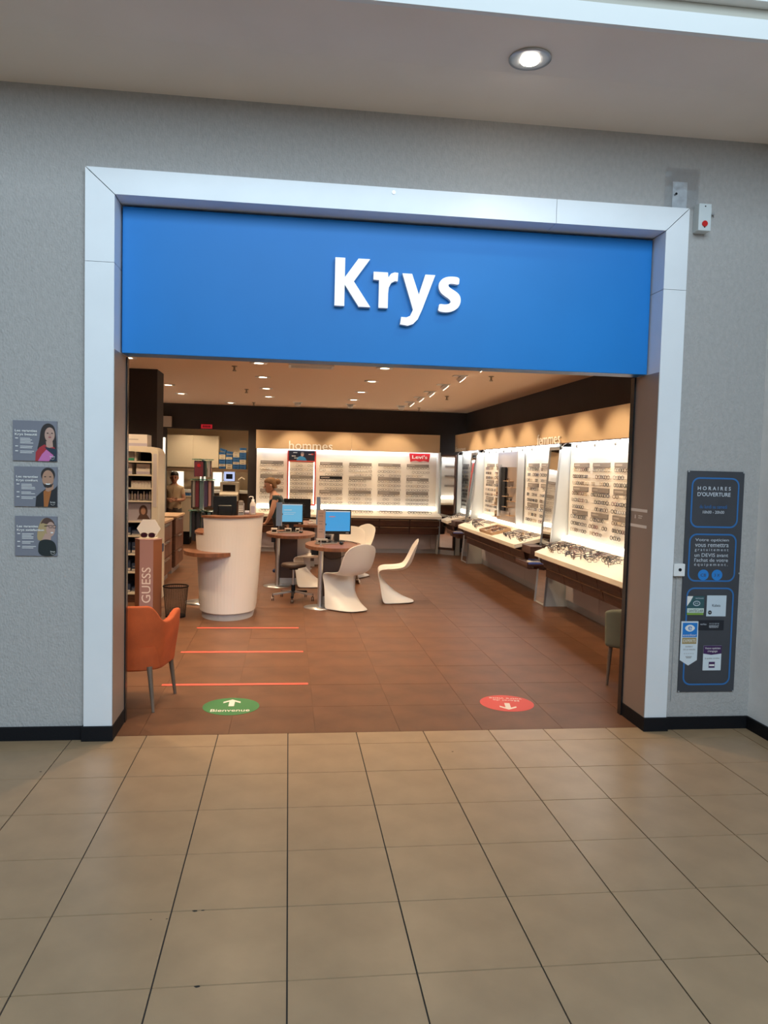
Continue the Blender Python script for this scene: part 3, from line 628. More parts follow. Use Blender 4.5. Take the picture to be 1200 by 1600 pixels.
# brand tower in the middle display
t = thing('brand_tower', 'silver grey brand display panel with small shelves standing in the middle display', 'display stand', (3.5, 7.05, .9))
M_tow = mat('tower_bronze', (.36, .27, .21), .35, .4); M_towh = mat('tower_header', (.46, .46, .52), .4, .3)
MB().box(3.545, 3.575, 6.38, 7.72, .93, 1.82, M_tow).build('panel', t); MB().box(3.54, 3.575, 6.38, 7.72, 1.82, 2.07, M_towh).build('header', t)
MB().box(3.47, 3.575, 6.33, 6.375, .93, 2.07, M_lgrey).build('side_post', t); MB().box(3.47, 3.51, 7.36, 7.42, 1.0, 1.86, M_steel).build('silver_post', t); MB().box(3.50, 3.53, 7.12, 7.34, 1.1, 1.82, M_black).build('dark_post', t)  # inner posts are plain silver steel and black, no emission
for k, (y, z) in enumerate([(7.6, 1.62), (6.9, 1.60), (6.75, 1.50), (7.55, 1.36), (6.95, 1.35), (6.7, 1.28), (7.62, 1.18), (6.95, 1.18), (6.75, 1.05), (7.6, .98)]):
    p = MB().box(3.45, 3.545, y - .14, y + .14, z - .008, z, M_woodl).build('small_shelf', t)
    put_glasses((3.49, y, z + .022), QR @ Quaternion((0, 0, 1), random.uniform(-.4, .4)), True, 'on a small shelf of the silver brand panel', 'spectacles on the brand panel')
    if k % 3 == 0: tag(MB().box(3.50, 3.54, y + .07, y + .13, z + .0005, z + .09 + .01 * (k % 4), M_cream).build('sunglass_case'), 'pale box standing on a small shelf of the brand panel', 'box', 'pale boxes on the brand panel')
# wooden trays
for k, y in enumerate((6.62, 7.0)):
    x = 3.20; c = Vector((x, y - .28, ledge_z(x) + .006)); ex = Vector((math.cos(SLOPE), 0, math.sin(SLOPE))); ez = Vector((-math.sin(SLOPE), 0, math.cos(SLOPE)))
    t = thing('wooden_tray', 'shallow wooden tray of glasses on the middle ledge', 'tray', c, 'wooden trays on the middle ledge')
    MB().obox(c, ex * .15, (0, .18, 0), ez * .005, M_woodl).build('base', t)
    for s_ in (-1, 1): MB().obox(c + ex * .15 * s_ + ez * .018, ex * .006, (0, .18, 0), ez * .022, M_woodl).build('rim', t); MB().obox(c + Vector((0, .18 * s_, 0)) + ez * .018, ex * .156, (0, .006, 0), ez * .022, M_woodl).build('rim', t)
    MB().obox(c + ez * .0055, ex * .14, (0, .168, 0), ez * .001, M_cream).build('liner', t)
    for a, b in ((-.06, -.08), (.06, -.08), (-.06, .08), (.06, .08)):
        put_glasses(c + ex * a + Vector((0, b, 0)) + ez * .03, QT @ QR, False, 'lying in a wooden tray on the middle ledge', 'spectacles in the wooden trays', True)

# tall framed mirror across the far corner
t = thing('framed_mirror', 'tall dark framed mirror standing across the far corner', 'mirror', (3.22, 10.4, 0))
A, B = Vector((3.075, 10.52, 0)), Vector((3.37, 10.26, 0)); d = (B - A).normalized(); n_ = Vector((-d.y, d.x, 0)); n_ = -n_ if n_.y > 0 else n_
def mp(u0, u1, z0, z1, off, th, m, name):
    p = A + (B - A) * u0 + n_ * off; q_ = A + (B - A) * u1 + n_ * off
    MB().prism([(p.x, p.y, z0), (q_.x, q_.y, z0), (q_.x, q_.y, z1), (p.x, p.y, z1)], n_ * th, m).build(name, t)
mp(0, 1, .10, 2.06, 0, .02, M_wood, 'back_board'); mp(.06, .94, .15, 2.03, .021, .004, M_mirror, 'mirror_glass')
mp(0, .06, .10, 2.06, .021, .016, M_wood, 'frame_stile'); mp(.94, 1, .10, 2.06, .021, .016, M_wood, 'frame_stile'); mp(.06, .94, .10, .15, .021, .016, M_wood, 'frame_rail'); mp(.06, .94, 2.03, 2.06, .021, .016, M_wood, 'frame_rail')
p = A + (B - A) * .3 - n_ * .03; MB().box(3.40, 3.49, 10.27, 10.33, 0, 2.06, MATS['pale_grey_side']).build('post', t)
MB().prism([(A.x, A.y, 0), (B.x, B.y, 0), (B.x + .03, B.y + .03, 0), (A.x + .03, A.y + .03, 0)], (0, 0, .10), M_lgrey).build('foot', t)

# ------------------------------------------------------------------ back display (hommes)
t = thing('display_unit', 'wide backlit spectacle display under the hommes lettering', 'display shelf', (1.2, 10.6, 0), 'backlit display on the back wall')
PY = 10.75
MB().box(-.68, 3.045, PY, PY + .03, .88, 2.128, M_panel).build('back_panel', t)
MB().box(-.66, 3.03, 10.66, PY - .005, 2.10, 2.115, M_led).build('top_light_strip', t)
MB().prism([(-.66, PY - .09, .905), (-.66, PY, .905), (-.66, PY, .965)], (3.69, 0, 0), M_ledw).build('bottom_light_strip', t)
bz = lambda y: .79 + (y - 10.2) * .11 / .53
MB().prism([(-.69, 10.2, bz(10.2)), (3.09, 10.2, bz(10.2)), (3.06, PY, bz(PY)), (-.69, PY, bz(PY))], (0, 0, -.05), M_ledge).build('ledge', t, .016, 4)
for x in (3.045,): MB().box(x, x + .03, 10.45, 10.88, 0, 2.10, MATS['pale_grey_side']).build('end_panel', t)
for k in range(6):
    a = -.66 + k * .62 + .005; b = a + .61
    for y, z0, z1 in ((10.26, .585, .715), (10.32, .415, .565)):
        d_ = MB().prism([(a, y, z1), (a, y + .03, z1), (a, y + .05, z0), (a, y + .02, z0)], (b - a, 0, 0), M_wood).build('drawer', t)
        MB().box(a + .01, b - .01, y - .012, y + .004, z1 - .016, z1 - .004, M_woodl).build('handle', d_)
MB().box(-.66, 3.04, 10.37, 10.7, .41, .72, M_wood).build('drawer_carcass', t)
for a, b in ((-.66, .45), (.455, 1.66), (1.665, 2.93), (2.935, 3.04)): MB().box(a, b, 10.56, 10.58, .09, .41, M_lilac).build('lower_panel', t)
MB().box(-.66, 3.04, 10.60, 10.63, 0, .09, M_lgrey).build('kick_plate', t)
for ci, c in enumerate((-.6, .01, .61, 1.215, 1.82, 2.42)):
    fy = PY - .012 if ci != 1 else PY - .052
    for zi, z in enumerate((1.85, 1.56, 1.27)):
        if not (ci == 1 and zi == 0):
            p = MB().box(c, c + .465, fy, fy + .011, z - .058, z, M_black if (ci, zi) == (2, 1) else M_grey).build('name_plate', t)
            MB().box(c + .02, c + random.uniform(.12, .3), fy - .001, fy, z - .038, z - .02, M_ptx).build('plate_text', p)
        for r_ in range(3):
            zz = z - .095 - r_ * .085
            MB().box(c - .01, c + .475, fy + .003, fy + .011, zz - .004, zz + .001, M_panel).build('rail', t)
            for j in range(4):
                if random.random() < .9:
                    i = random.choices(range(6), (5, 3, 5, 3, 1, 2))[0]
                    STUFF['wall'].merge(LOWP[i], Matrix.Translation((c + .055 + j * .118, fy - .018, zz + .012)))
    MB().obox((c + .235, PY - .20, bz(PY - .20) + .004), (.215, 0, 0), (0, .03, .006), (0, -.0004, .002), M_grey).build('ledge_card', t)
    for j in range(4):
        STUFF['wall'].merge(glasses_mb(FR[(ci + j) % 6][1], folded=False, lens=False, n=8, sides=3), Matrix.Translation((c + .06 + j * .118, PY - .36, bz(PY - .36) + .024)) @ Matrix.Rotation(random.uniform(-.3, .3), 4, 'Z'))
# red framed brand panel
rp = thing('red_framed_display', 'red framed lit brand panel with a poster on the hommes display', 'display stand', (.23, 10.70, .95))
M_rf = mat('red_frame', (.55, .06, .05), .4)
for x0, x1, z0, z1 in ((-.055, -.03, .945, 2.07), (.50, .525, .945, 2.07), (-.03, .50, .945, .975), (-.03, .50, 1.845, 1.865)): MB().box(x0, x1, PY - .06, PY - .001, z0, z1, M_rf).build('frame_bar', rp)
MB().box(-.028, .498, PY - .041, PY - .001, .977, 1.843, M_panel).build('panel', rp)
for x0, x1 in ((-.028, -.012), (.482, .498)): MB().box(x0, x1, PY - .048, PY - .042, .98, 1.84, M_ledw).build('side_light', rp)
pp = MB().box(-.028, .498, PY - .05, PY - .001, 1.866, 2.07, mat('poster_navy', (.015, .018, .035), .4)).build('poster', rp)
mb = MB(); y = PY - .0505
mb.prism([(.12, y, 1.867), (.15, y, 1.93), (.22, y, 1.96), (.30, y, 1.93), (.34, y, 1.867)], (0, .0004, 0), mat('print_sky_blue', (.03, .24, .50), .5))
mb.prism([(a, y - .0006, b) for a, b in ell(.245, 1.99, .032, .04)], (0, .0004, 0), SKP); mb.prism([(a, y - .001, b) for a, b in ell(.245, 2.017, .034, .022)], (0, .0004, 0), M_grey)
for a, b in ((.03, 1.95), (.08, 1.91), (.37, 1.99), (.06, 2.02)): mb.box(a, a + .08, y - .0006, y, b, b + .012, M_print)
mb.box(.42, .475, y - .0006, y, 1.985, 2.015, M_rf); mb.build('poster_print', pp)
# hommes fascia and red brand sign
fb = thing('fascia_board', 'beige fascia carrying the hommes lettering over the back display', 'fascia', (1.2, 10.7, 2.08))
MB().box(-.69, 1.245, 10.60, 10.63, 2.09, 2.465, M_beige).build('fascia_panel', fb); MB().box(1.249, 3.08, 10.60, 10.63, 2.09, 2.465, M_beige).build('fascia_panel', fb); MB().box(-.69, 3.08, 10.63, 10.899, 2.13, 2.155, M_white).build('soffit_board', fb); MB().box(-.69, 3.08, 10.63, 10.899, 2.44, 2.464, M_beige).build('top_board', fb)
text_mb('hommes', (-.03, 10.585, 2.085), FX, FZ, .88, .175, M_sgn, .03, .003).build('hommes_lettering', fb)
lv = thing('brand_sign', 'small red batwing shaped brand sign at the end of the hommes display', 'sign', (2.68, 10.70, 1.9))
M_lr = mat('sign_red', (.60, .02, .035), .4)
MB().prism([(x, 10.70, z) for x, z in [(2.455, 2.08), (2.905, 2.08), (2.875, 1.90), (2.83, 1.915), (2.76, 1.925), (2.68, 1.905), (2.60, 1.925), (2.53, 1.915), (2.485, 1.90)]], (0, .02, 0), M_lr).build('plate', lv)
text_mb("Levi's", (2.52, 10.699, 1.965), FX, FZ, .32, .075, M_print, .001, .02).build('lettering', lv)
g = STUFF['wall'].build('eyeglasses_rows'); tag(g, 'rows of small eyeglasses hung across the hommes display wall', 'glasses', kind='stuff')

# ------------------------------------------------------------------ workshop behind the opening
t = thing('wall_cabinet', 'cream two door wall cabinet in the workshop', 'cabinet', (-2.17, 12.8, 1.64))
MB().box(-2.76, -1.61, 12.64, 12.99, 1.66, 2.385, M_cream).build('body', t)
for a, b in ((-2.755, -2.175), (-2.169, -1.615)):
    d_ = MB().box(a, b, 12.618, 12.638, 1.665, 2.38, M_cream).build('door', t, .003); MB().cyl(((b - .03) if a < -2.3 else (b - .03), 12.618, 1.70), .008, -.015, M_steel, 8, axis=(0, 1, 0)).build('knob', d_)
t = tag(MB().box(-2.76, -.5, 12.60, 12.99, 1.575, 1.645, mat('shelf_brown', (.20, .13, .08), .6)).build('wall_shelf'), 'long brown shelf under the workshop cabinet and stacked trays', 'shelf')
M_tray = mat('blue_tray', (.03, .13, .36), .5); M_trayw = mat('cream_tray', (.66, .58, .45), .5)
H = [[0, 1, 1, 0, 0, 1, 0], [1, 0, 0, 1, 0, 1, 1], [1, 1, 0, 1, 1, 0, 0], [1, 1, 0, 1, 1, 1, 1]]
H = ['bwbbwwb', 'wwbbwb', 'bbwbbww', 'bbwwbbbwb']
proto = {}
STK = ['touching the cream cabinet', 'second from the cream cabinet', 'third from the cream cabinet', 'farthest from the cream cabinet']
def tray(x, z, c, tilt=0):
    t = thing('job_tray', ('blue' if c == 'b' else 'cream') + ' plastic work tray in the stack ' + STK[min(3, round((x + 1.53) / .154))], 'tray', (x, 12.78, z), 'job trays stacked on the workshop shelf')
    m = M_tray if c == 'b' else M_trayw; t.rotation_euler = (0, tilt, 0)
    if c not in proto:
        mb = MB(); mb.box(-.07, .07, -.13, .13, 0, .006, m); mb.box(-.07, .07, -.13, -.124, .006, .022, m); mb.box(-.07, .07, -.13, -.124, .034, .052, m); mb.box(-.07, -.035, -.13, -.124, .022, .034, m); mb.box(.035, .07, -.13, -.124, .022, .034, m)
        mb.box(-.07, -.064, -.124, .13, .006, .052, m); mb.box(.064, .07, -.124, .13, .006, .052, m); mb.box(-.064, .064, .124, .13, .006, .052, m)
        proto[c] = (mb.mesh('tray_shell'), MB().box(-.062, .062, -.12, .12, .008, .03, M_black if c == 'b' else M_wood).mesh('job_papers'))
    for nm, me in zip(('tray_shell', 'job_papers'), proto[c]): o = bpy.data.objects.new(nm, me); COL.objects.link(o); o.parent = t
for k, x in enumerate((-1.53, -1.375, -1.22, -1.068)):
    for j, c in enumerate(H[k]): tray(x, 1.647 + j * .054, c)
tray(-1.52, 1.647 + 7 * .054 + .02, 'b', .3); tray(-1.37, 1.647 + 6 * .054 + .02, 'b', .12)
t = thing('workbench', 'long pale workbench along the workshop wall', 'workbench', (-1.7, 12.8, 0))
MB().box(-3.4, -.5, 12.45, 12.99, 1.10, 1.16, M_white).build('worktop', t); MB().box(-3.4, -.5, 12.5, 12.98, 0, 1.10, mat('bench_brown', (.10, .06, .04), .6)).build('carcass', t)
M_lit = mat('frosted_light_panel', (1, 1, 1), .6, emit=(1, .9, .72), estr=1.3)
for x0, x1, z0, z1 in ((-2.68, -2.42, 1.2, 1.56), (-2.05, -1.93, 1.25, 1.56), (-1.76, -1.56, 1.24, 1.56), (-1.53, -1.42, 1.40, 1.54), (-1.53, -1.42, 1.26, 1.37)):
    t = thing('light_panel', 'small bright panel on the workshop wall above the bench', 'light panel', ((x0 + x1) / 2, 12.98, z0), 'bright panels above the workbench'); MB().box(x0, x1, 12.975, 12.998, z0, z1, M_lit).build('diffuser', t); MB().box(x0 - .012, x0, 12.97, 12.998, z0, z1, M_trimw).build('edge', t); MB().box(x1, x1 + .012, 12.97, 12.998, z0, z1, M_trimw).build('edge', t)
t = thing('lens_edger', 'cream lens cutting machine with a screen on the workbench', 'machine', (-1.32, 12.1, 0))
M_mach = mat('machine_cream', (.70, .62, .50), .5)
MB().box(-1.60, -1.05, 11.9, 12.44, 0, .95, M_wood).build('cabinet', t); MB().prism([(-1.52, 11.92, .952), (-1.52, 11.92, 1.10), (-1.52, 12.08, 1.14), (-1.52, 12.08, 1.36), (-1.52, 12.4, 1.36), (-1.52, 12.4, .952)], (.40, 0, 0), M_mach).build('body', t, .015)
MB().box(-1.46, -1.19, 12.074, 12.079, 1.16, 1.30, M_blackg).build('window', t); MB().box(-1.45, -1.19, 12.06, 12.12, 1.37, 1.60, M_grey).build('display_housing', t, .008)
MB().box(-1.435, -1.205, 12.055, 12.06, 1.385, 1.585, mat('pale_screen', (.1, .1, .1), .3, emit=(.55, .65, 1), estr=.9)).build('screen', t); MB().box(-1.39, -1.25, 12.052, 12.055, 1.43, 1.54, mat('screen_blue_grey', (.02, .03, .06), .3)).build('screen_image', t)
MB().tube([(-1.13, 12.2, 1.40), (-1.06, 12.2, 1.46), (-1.0, 12.2, 1.42)], .022, M_mach, 8).build('arm', t)
t = thing('low_counter', 'narrow cream counter in the workshop opening', 'counter', (-2.28, 11.9, 0))
MB().box(-2.42, -2.12, 11.8, 12.2, .28, 1.02, M_cream).build('body', t); MB().box(-2.44, -2.10, 11.78, 12.22, 1.02, 1.05, M_cream).build('top', t); MB().box(-2.40, -2.14, 11.83, 12.2, 0, .28, M_black).build('plinth', t)
t = thing('blue_tray', 'flat blue tray lying on the narrow cream counter', 'tray', (-2.27, 11.95, 1.05)); MB().box(-2.40, -2.14, 11.82, 12.1, 1.051, 1.06, M_tray).build('base', t)
for a in ((-2.40, -2.39, 11.82, 12.1), (-2.15, -2.14, 11.82, 12.1), (-2.39, -2.15, 11.82, 11.83), (-2.39, -2.15, 12.09, 12.1)): MB().box(*a, 1.06, 1.10, M_tray).build('rim', t)
t = thing('lit_jamb', 'tall bright light strip at the edge of the workshop opening', 'light strip', (-2.56, 10.86, .2)); MB().box(-2.60, -2.515, 10.87, 10.899, .6, 2.26, mat('jamb_light', (1, 1, 1), .5, emit=(1, .92, .75), estr=2.2)).build('diffuser', t); MB().box(-2.515, -2.50, 10.865, 10.899, .6, 2.26, M_lgrey).build('edge', t); MB().box(-2.615, -2.60, 10.865, 10.899, .6, 2.26, M_lgrey).build('edge', t); MB().box(-2.57, -2.53, 10.855, 10.869, 1.38, 1.46, M_black).build('switch', t)
t = thing('exit_sign', 'small red lit sign above the workshop opening', 'sign', (-1.7, 10.88, 2.47)); MB().box(-1.81, -1.59, 10.87, 10.899, 2.47, 2.55, mat('red_lit_sign', (.2, .005, .008), .4, emit=(1, .03, .05), estr=.35)).build('case', t)
mb = MB()
for i in range(5): mb.box(-1.775 + i * .032, -1.755 + i * .032, 10.868, 10.87, 2.49, 2.53, M_black)
mb.build('lettering', t)
t = thing('ceiling_speaker', 'pale square wall speaker beside the dark pillar', 'speaker', (-2.48, 10.85, 2.48)); MB().box(-2.60, -2.39, 10.80, 10.899, 2.48, 2.69, mat('speaker_beige', (.50, .43, .36), .7)).build('case', t, .006)
MB().box(-2.59, -2.40, 10.794, 10.80, 2.49, 2.68, mat('speaker_mesh', (.45, .39, .33), .8, bump=.3, bscale=200)).build('grille', t)

# ------------------------------------------------------------------ cream shelf unit in front of the pillar
t = thing('shelf_unit', 'tall cream shelf unit with a rounded corner before the dark pillar', 'shelf', (-2.0, 4.85, 0))
X0, X1, Y0, Y1, TZ = -2.45, -1.63, 4.62, 5.14, 1.945
MB().box(X0, X1 - .05, Y1 - .02, Y1, 0, TZ - .04, mat('shelf_back_dark', (.035, .04, .055), .7)).build('back', t)
arc = [(X1 - .10 + .10 * math.cos(R(a)), TZ - .10 + .10 * math.sin(R(a))) for a in range(0, 91, 10)]; arci = [(X1 - .11 + .03 * math.cos(R(a)), TZ - .05 - .02 + .03 * math.sin(R(a)) - .03) for a in range(90, -1, -15)]
MB().prism([(X1, Y0, .08)] and [(x, Y0, z) for x, z in [(X1, .0)] + arc + [(X0, TZ), (X0, TZ - .045)] + arci + [(X1 - .082, .0)]], (0, Y1 - Y0, 0), M_cream).build('shell', t)
MB().box(X1 - .065, X1 - .02, Y0 - .003, Y0, 1.2, 1.86, M_lilac).build('print_strip', t)
SZ = [1.765, 1.60, 1.435, 1.275, 1.02, .84, .61, .385, .12]
for z in SZ: MB().box(X0, X1 - .084, Y0 + .005, Y1 - .021, z - .018, z, M_cream).build('shelf_board', t)
MB().box(X0, X1 - .084, Y0 + .02, Y1 - .021, 0, .10, M_wood).build('plinth', t)
M_bx = mat('box_white', (.66, .60, .54), .5); M_bxg = mat('box_grey', (.36, .33, .31), .5); M_bxb = mat('box_blue', (.035, .06, .13), .5); M_bxl = mat('box_lilac', (.42, .38, .46), .5)
def carton(x0, x1, z, h, label, m, m2=None, y=4.66, d=.3, group='boxes on the cream shelf unit', name='product_box'):
    t = thing(name, label, 'box', ((x0 + x1) / 2, y + d / 2, z), group); MB().box(x0, x1, y, y + d, z + .001, z + h, m).build('carton', t)
    MB().box(x0, x1, y - .0015, y - .0003, z + h * .05, z + h * .28, m2 or M_bxb).build('printed_band', t)
    MB().box(x0 + .15 * (x1 - x0), x1 - .3 * (x1 - x0), y - .0015, y - .0003, z + h * .55, z + h * .62, M_bxg).build('printed_line', t)
carton(-2.13, -1.775, TZ, .15, 'wide white carton on top of the cream shelf unit', M_bx, M_bxl, group='cartons on the shelf unit')
carton(-2.06, -1.93, 1.765, .125, 'grey carton on the topmost board of the cream shelf unit', M_bxg, mat('green_dot', (.02, .22, .12), .5)); carton(-1.925, -1.905, 1.765, .12, 'thin pale box on the topmost board of the cream shelf unit', M_bx, M_bx)
carton(-2.07, -1.955, 1.60, .135, 'white carton with a blue corner on the second board', M_bx, M_bxl); carton(-1.905, -1.74, 1.60, .13, 'wide white carton with a blue mark on the second board', M_bx, M_bxl)
carton(-2.07, -2.01, 1.435, .12, 'tall lilac box on the third board of the cream shelf', M_bxl)
for k in range(6): carton(-1.965 + k * .04, -1.928 + k * .04, 1.435, .085, 'small white box in a row on the third board', M_bx, M_bx, group='small white boxes on the third board')
for k in range(8):
    x = -2.0 + k * .036; t = thing('lens_solution', 'slim pale bottle in a row on the fourth board', 'bottle', (x, 4.72, 1.275), 'bottles on the fourth board')
    MB().lathe((x, 4.72, 0), [(.013, 1.276), (.014, 1.29), (.014, 1.345), (.007, 1.36)], M_bx if k % 3 else M_bxl, 10).build('flask', t); MB().lathe((x, 4.72, 0), [(.007, 1.3601), (.007, 1.385), (.005, 1.39)], M_white if k % 2 else M_bxb, 8).build('cap', t)
carton(-2.08, -2.01, 1.275, .07, 'low pale box beside the slim bottles', M_bx, M_bxg)
t = thing('counter_card', 'printed card with a dark haired woman on the shelf unit', 'poster', (-1.9, 4.66, 1.02)); MB().box(-2.1, -1.725, 4.655, 4.66, 1.021, 1.25, mat('card_lilac', (.42, .38, .42), .5)).build('card', t)
mb = MB(); mb.prism([(a, 4.6545, b) for a, b in ell(-1.815, 1.145, .052, .075)], (0, .0003, 0), mat('print_brown_hair', (0, 0, 0))); mb.prism([(x, 4.6541, z) for x, z in [(-1.89, 1.04), (-1.86, 1.10), (-1.77, 1.10), (-1.73, 1.04)]], (0, .0003, 0), MATS['print_brown_hair']); mb.prism([(a, 4.6537, b) for a, b in ell(-1.815, 1.145, .028, .045)], (0, .0003, 0), SKQ); mb.box(-2.09, -2.01, 4.654, 4.6548, 1.06, 1.15, M_bxb); mb.build('card_print', t)
for z, n in ((.84, 3), (.61, 4), (.385, 3), (.12, 3)):
    for k in range(n): carton(-2.08 + k * .12, -1.975 + k * .12, z, random.choice((.06, .10, .14)), 'dark blue box on a low board of the cream shelf', random.choice((M_bxb, M_bxb, M_bxl)) if 0 else M_bxb, M_bx, y=4.7, group='blue boxes on the low boards')

# hexagonal fashion brand pedestal
gx, gy = -1.585, 3.72
t = thing('brand_pedestal', 'copper hexagonal brand pedestal with white vertical lettering', 'display stand', (gx, gy, 0))
M_cop = mat('copper_laminate', (.30, .115, .06), .4, noise=.05, nscale=3); M_pink = mat('dusty_pink', (.40, .23, .22), .45)
hx = lambda r: [(gx + r * math.cos(R(a)), gy + r * math.sin(R(a))) for a in range(0, 360, 60)]
MB().prism([(x, y, 0) for x, y in hx(.148)], (0, 0, .885), M_cop).build('column', t); MB().prism([(x, y, .886) for x, y in hx(.152)], (0, 0, .008), M_pink).build('top', t)
fy = gy - .148 * math.sin(R(60)) - .002; MB().box(gx - .074, gx + .074, fy, fy + .0015, .01, .884, M_pink).build('front_panel', t)
gb = text_mb('GUESS', (gx + .048, fy - .0005, .18), (0, 0, 1), (-1, 0, 0), .40, .098, mat('pink_white_print', (.86, .74, .70), .5), .001, .004); gb.build('lettering', t)
t = thing('sunglass_stand', 'white hexagonal display card holding sunglasses on the copper pedestal', 'display stand', (gx, gy, .895))
MB().prism([(gx + .132 * math.cos(R(a)), gy - .0, 1.005 + .118 * math.sin(R(a))) for a in range(0, 360, 60)], (0, .014, 0), M_white).build('card', t); MB().box(gx - .1, gx + .1, gy - .06, gy + .06, .894, .903, M_cream).build('base', t)
gs = thing('sunglasses', 'brown tinted sunglasses on the copper pedestal', 'sunglasses', (gx, gy - .05, .904)); mb = MB()
for s_ in (-1, 1):
    lp = [(gx + a[0] + s_ * .042, gy - .05, .935 + a[2]) for a in rim_loop(0, .07, .052, .8, 16)]; mb.tube(lp, .0035, MATS['frame_tortoise'], 5, True); ln = MB().add(lp, [tuple(range(16))], mat('dark_lens', (.04, .015, .03), .1)).build('tinted_lens', gs)
    mb.tube([(gx + s_ * .078, gy - .05, .945), (gx + s_ * .08, gy + .03, .945)], .003, MATS['frame_tortoise'], 5)
mb.tube([(gx - .01, gy - .05, .945), (gx + .01, gy - .05, .945)], .003, MATS['frame_tortoise'], 5); mb.build('frame', gs)

# drawer cabinets in a row
def drawer_cabinet(y0, y1, label):
    t = thing('drawer_cabinet', label, 'cabinet', (-2.05, (y0 + y1) / 2, 0), 'walnut drawer cabinets')
    MB().box(-2.3, -1.80, y0, y1, .10, .885, M_wood).build('body', t); MB().box(-2.32, -1.76, y0 - .02, y1 + .02, .886, .915, M_woodl).build('top', t); MB().box(-2.28, -1.84, y0 + .03, y1 - .03, 0, .10, M_lgrey).build('plinth', t)
    for z0, z1 in ((.12, .36), (.37, .61), (.62, .87)):
        d_ = MB().box(-1.799, -1.78, y0 + .01, y1 - .01, z0, z1, mat('mid_walnut', (.17, .075, .045), .45, noise=.3, nscale=6)).build('drawer', t); MB().box(-1.78, -1.76, y0 + .3, y1 - .3, z1 - .035, z1 - .02, M_steel).build('handle', d_)
drawer_cabinet(5.75, 6.85, 'walnut drawer cabinet beside the dark pillar'); drawer_cabinet(7.2, 8.12, 'walnut drawer cabinet further in, before the workshop opening')

# ------------------------------------------------------------------ waste bin
t = thing('waste_bin', 'black wire mesh waste bin beside the reception desk', 'bin', (-1.28, 3.72, 0)); bx, by = -1.28, 3.72
M_mesh = mat('black_wire', (.02, .018, .016), .5)
sh = MB(); NB = 36
for i in range(NB):
    a = 2 * PI * i / NB; sh.tube([(bx + .108 * math.cos(a), by + .108 * math.sin(a), .012), (bx + .138 * math.cos(a), by + .138 * math.sin(a), .35)], .0020, M_mesh, 3)
for j in range(1, 22):
    z = .012 + .338 * j / 22; r_ = .108 + .03 * j / 22; sh.tube([(bx + r_ * math.cos(2 * PI * i / 24), by + r_ * math.sin(2 * PI * i / 24), z) for i in range(24)], .0015, M_mesh, 3, True)
sh.build('mesh_wall', t); MB().lathe((bx, by, 0), [(.112, .0), (.112, .02)], M_black, 28).build('base', t)
MB().tube([(bx + .139 * math.cos(2 * PI * i / 28), by + .139 * math.sin(2 * PI * i / 28), .352) for i in range(28)], .008, M_black, 6, True).build('rim', t)

# ------------------------------------------------------------------ reception desk
cx, cy = -.705, 3.86
t = thing('reception_desk', 'curved white reception desk with walnut counters', 'desk', (cx, cy, 0)); M_desk = mat('desk_white', (.80, .74, .68), .45, coat=.1)
def outline(rx, ry, back, a0=180, a1=360, n=28): return [(cx + rx * math.cos(R(a0 + (a1 - a0) * i / n)), cy + ry * math.sin(R(a0 + (a1 - a0) * i / n))) for i in range(n + 1)]
def loft(levels, m, name, closed_pts):
    rows = [closed_pts(rx, ry, z) for rx, ry, z in levels]; k = len(rows[0]); mb = MB(); v = [p for r_ in rows for p in r_]
    mb.add(v, [(i * k + j, i * k + (j + 1) % k, (i + 1) * k + (j + 1) % k, (i + 1) * k + j) for i in range(len(rows) - 1) for j in range(k)], m); mb.add(v, [tuple(range(k - 1, -1, -1)), tuple(range((len(rows) - 1) * k, len(rows) * k))], m); return mb.build(name, t)
tub = lambda rx, ry, z: [(x, y, z) for x, y in outline(rx, ry, 0)] + [(cx + rx, cy + .35, z), (cx - rx, cy + .35, z)]
loft([(.318, .43, .08), (.345, .45, .5), (.372, .47, .955)], M_desk, 'lower_body', tub)
def tall(rx, ry, z):
    o_ = outline(rx, ry, 0, 229, 360); i_ = outline(rx - .05, ry - .05, 0, 229, 360)
    return [(x, y, z) for x, y in o_] + [(cx + rx, cy + .30, z), (cx + rx - .05, cy + .30, z)] + [(x, y, z) for x, y in i_[::-1]]
loft([(.372, .47, .9551), (.388, .48, 1.155)], M_desk, 'upper_front', tall)
def ring(rx, ry, z):
    o_ = outline(rx, ry, 0, 226, 360); i_ = outline(rx - .20, ry - .2, 0, 226, 360)
    return [(x, y, z) for x, y in o_] + [(cx + rx, cy + .31, z), (cx + rx - .20, cy + .31, z)] + [(x, y, z) for x, y in i_[::-1]]
loft([(.396, .49, 1.157), (.396, .49, 1.178)], M_wood2, 'top_counter', ring)
MB().prism([(x, y, .957) for x, y in outline(.385, .45, 0, 180, 228)] + [(cx - .2, cy - .1, .957), (cx - .2, cy + .35, .957), (cx - .385, cy + .35, .957)], (0, 0, .022), M_wood2).build('side_counter', t)
MB().prism([(cx - .165 + .325 * math.cos(R(a)), cy - .12 + .46 * math.sin(R(a)), .735) for a in range(175, 366, 8)], (0, 0, .042), M_wood2).build('handbag_shelf', t, .004)
MB().prism([(x, y, 0) for x, y in outline(.295, .40, 0)] + [(cx + .295, cy + .3, 0), (cx - .295, cy + .3, 0)], (0, 0, .078), mat('desk_plinth', (.50, .47, .45), .5)).build('plinth', t)
MB().box(cx - .372, cx - .33, cy + .352, cy + .40, .06, .95, M_wood).build('side_post', t)

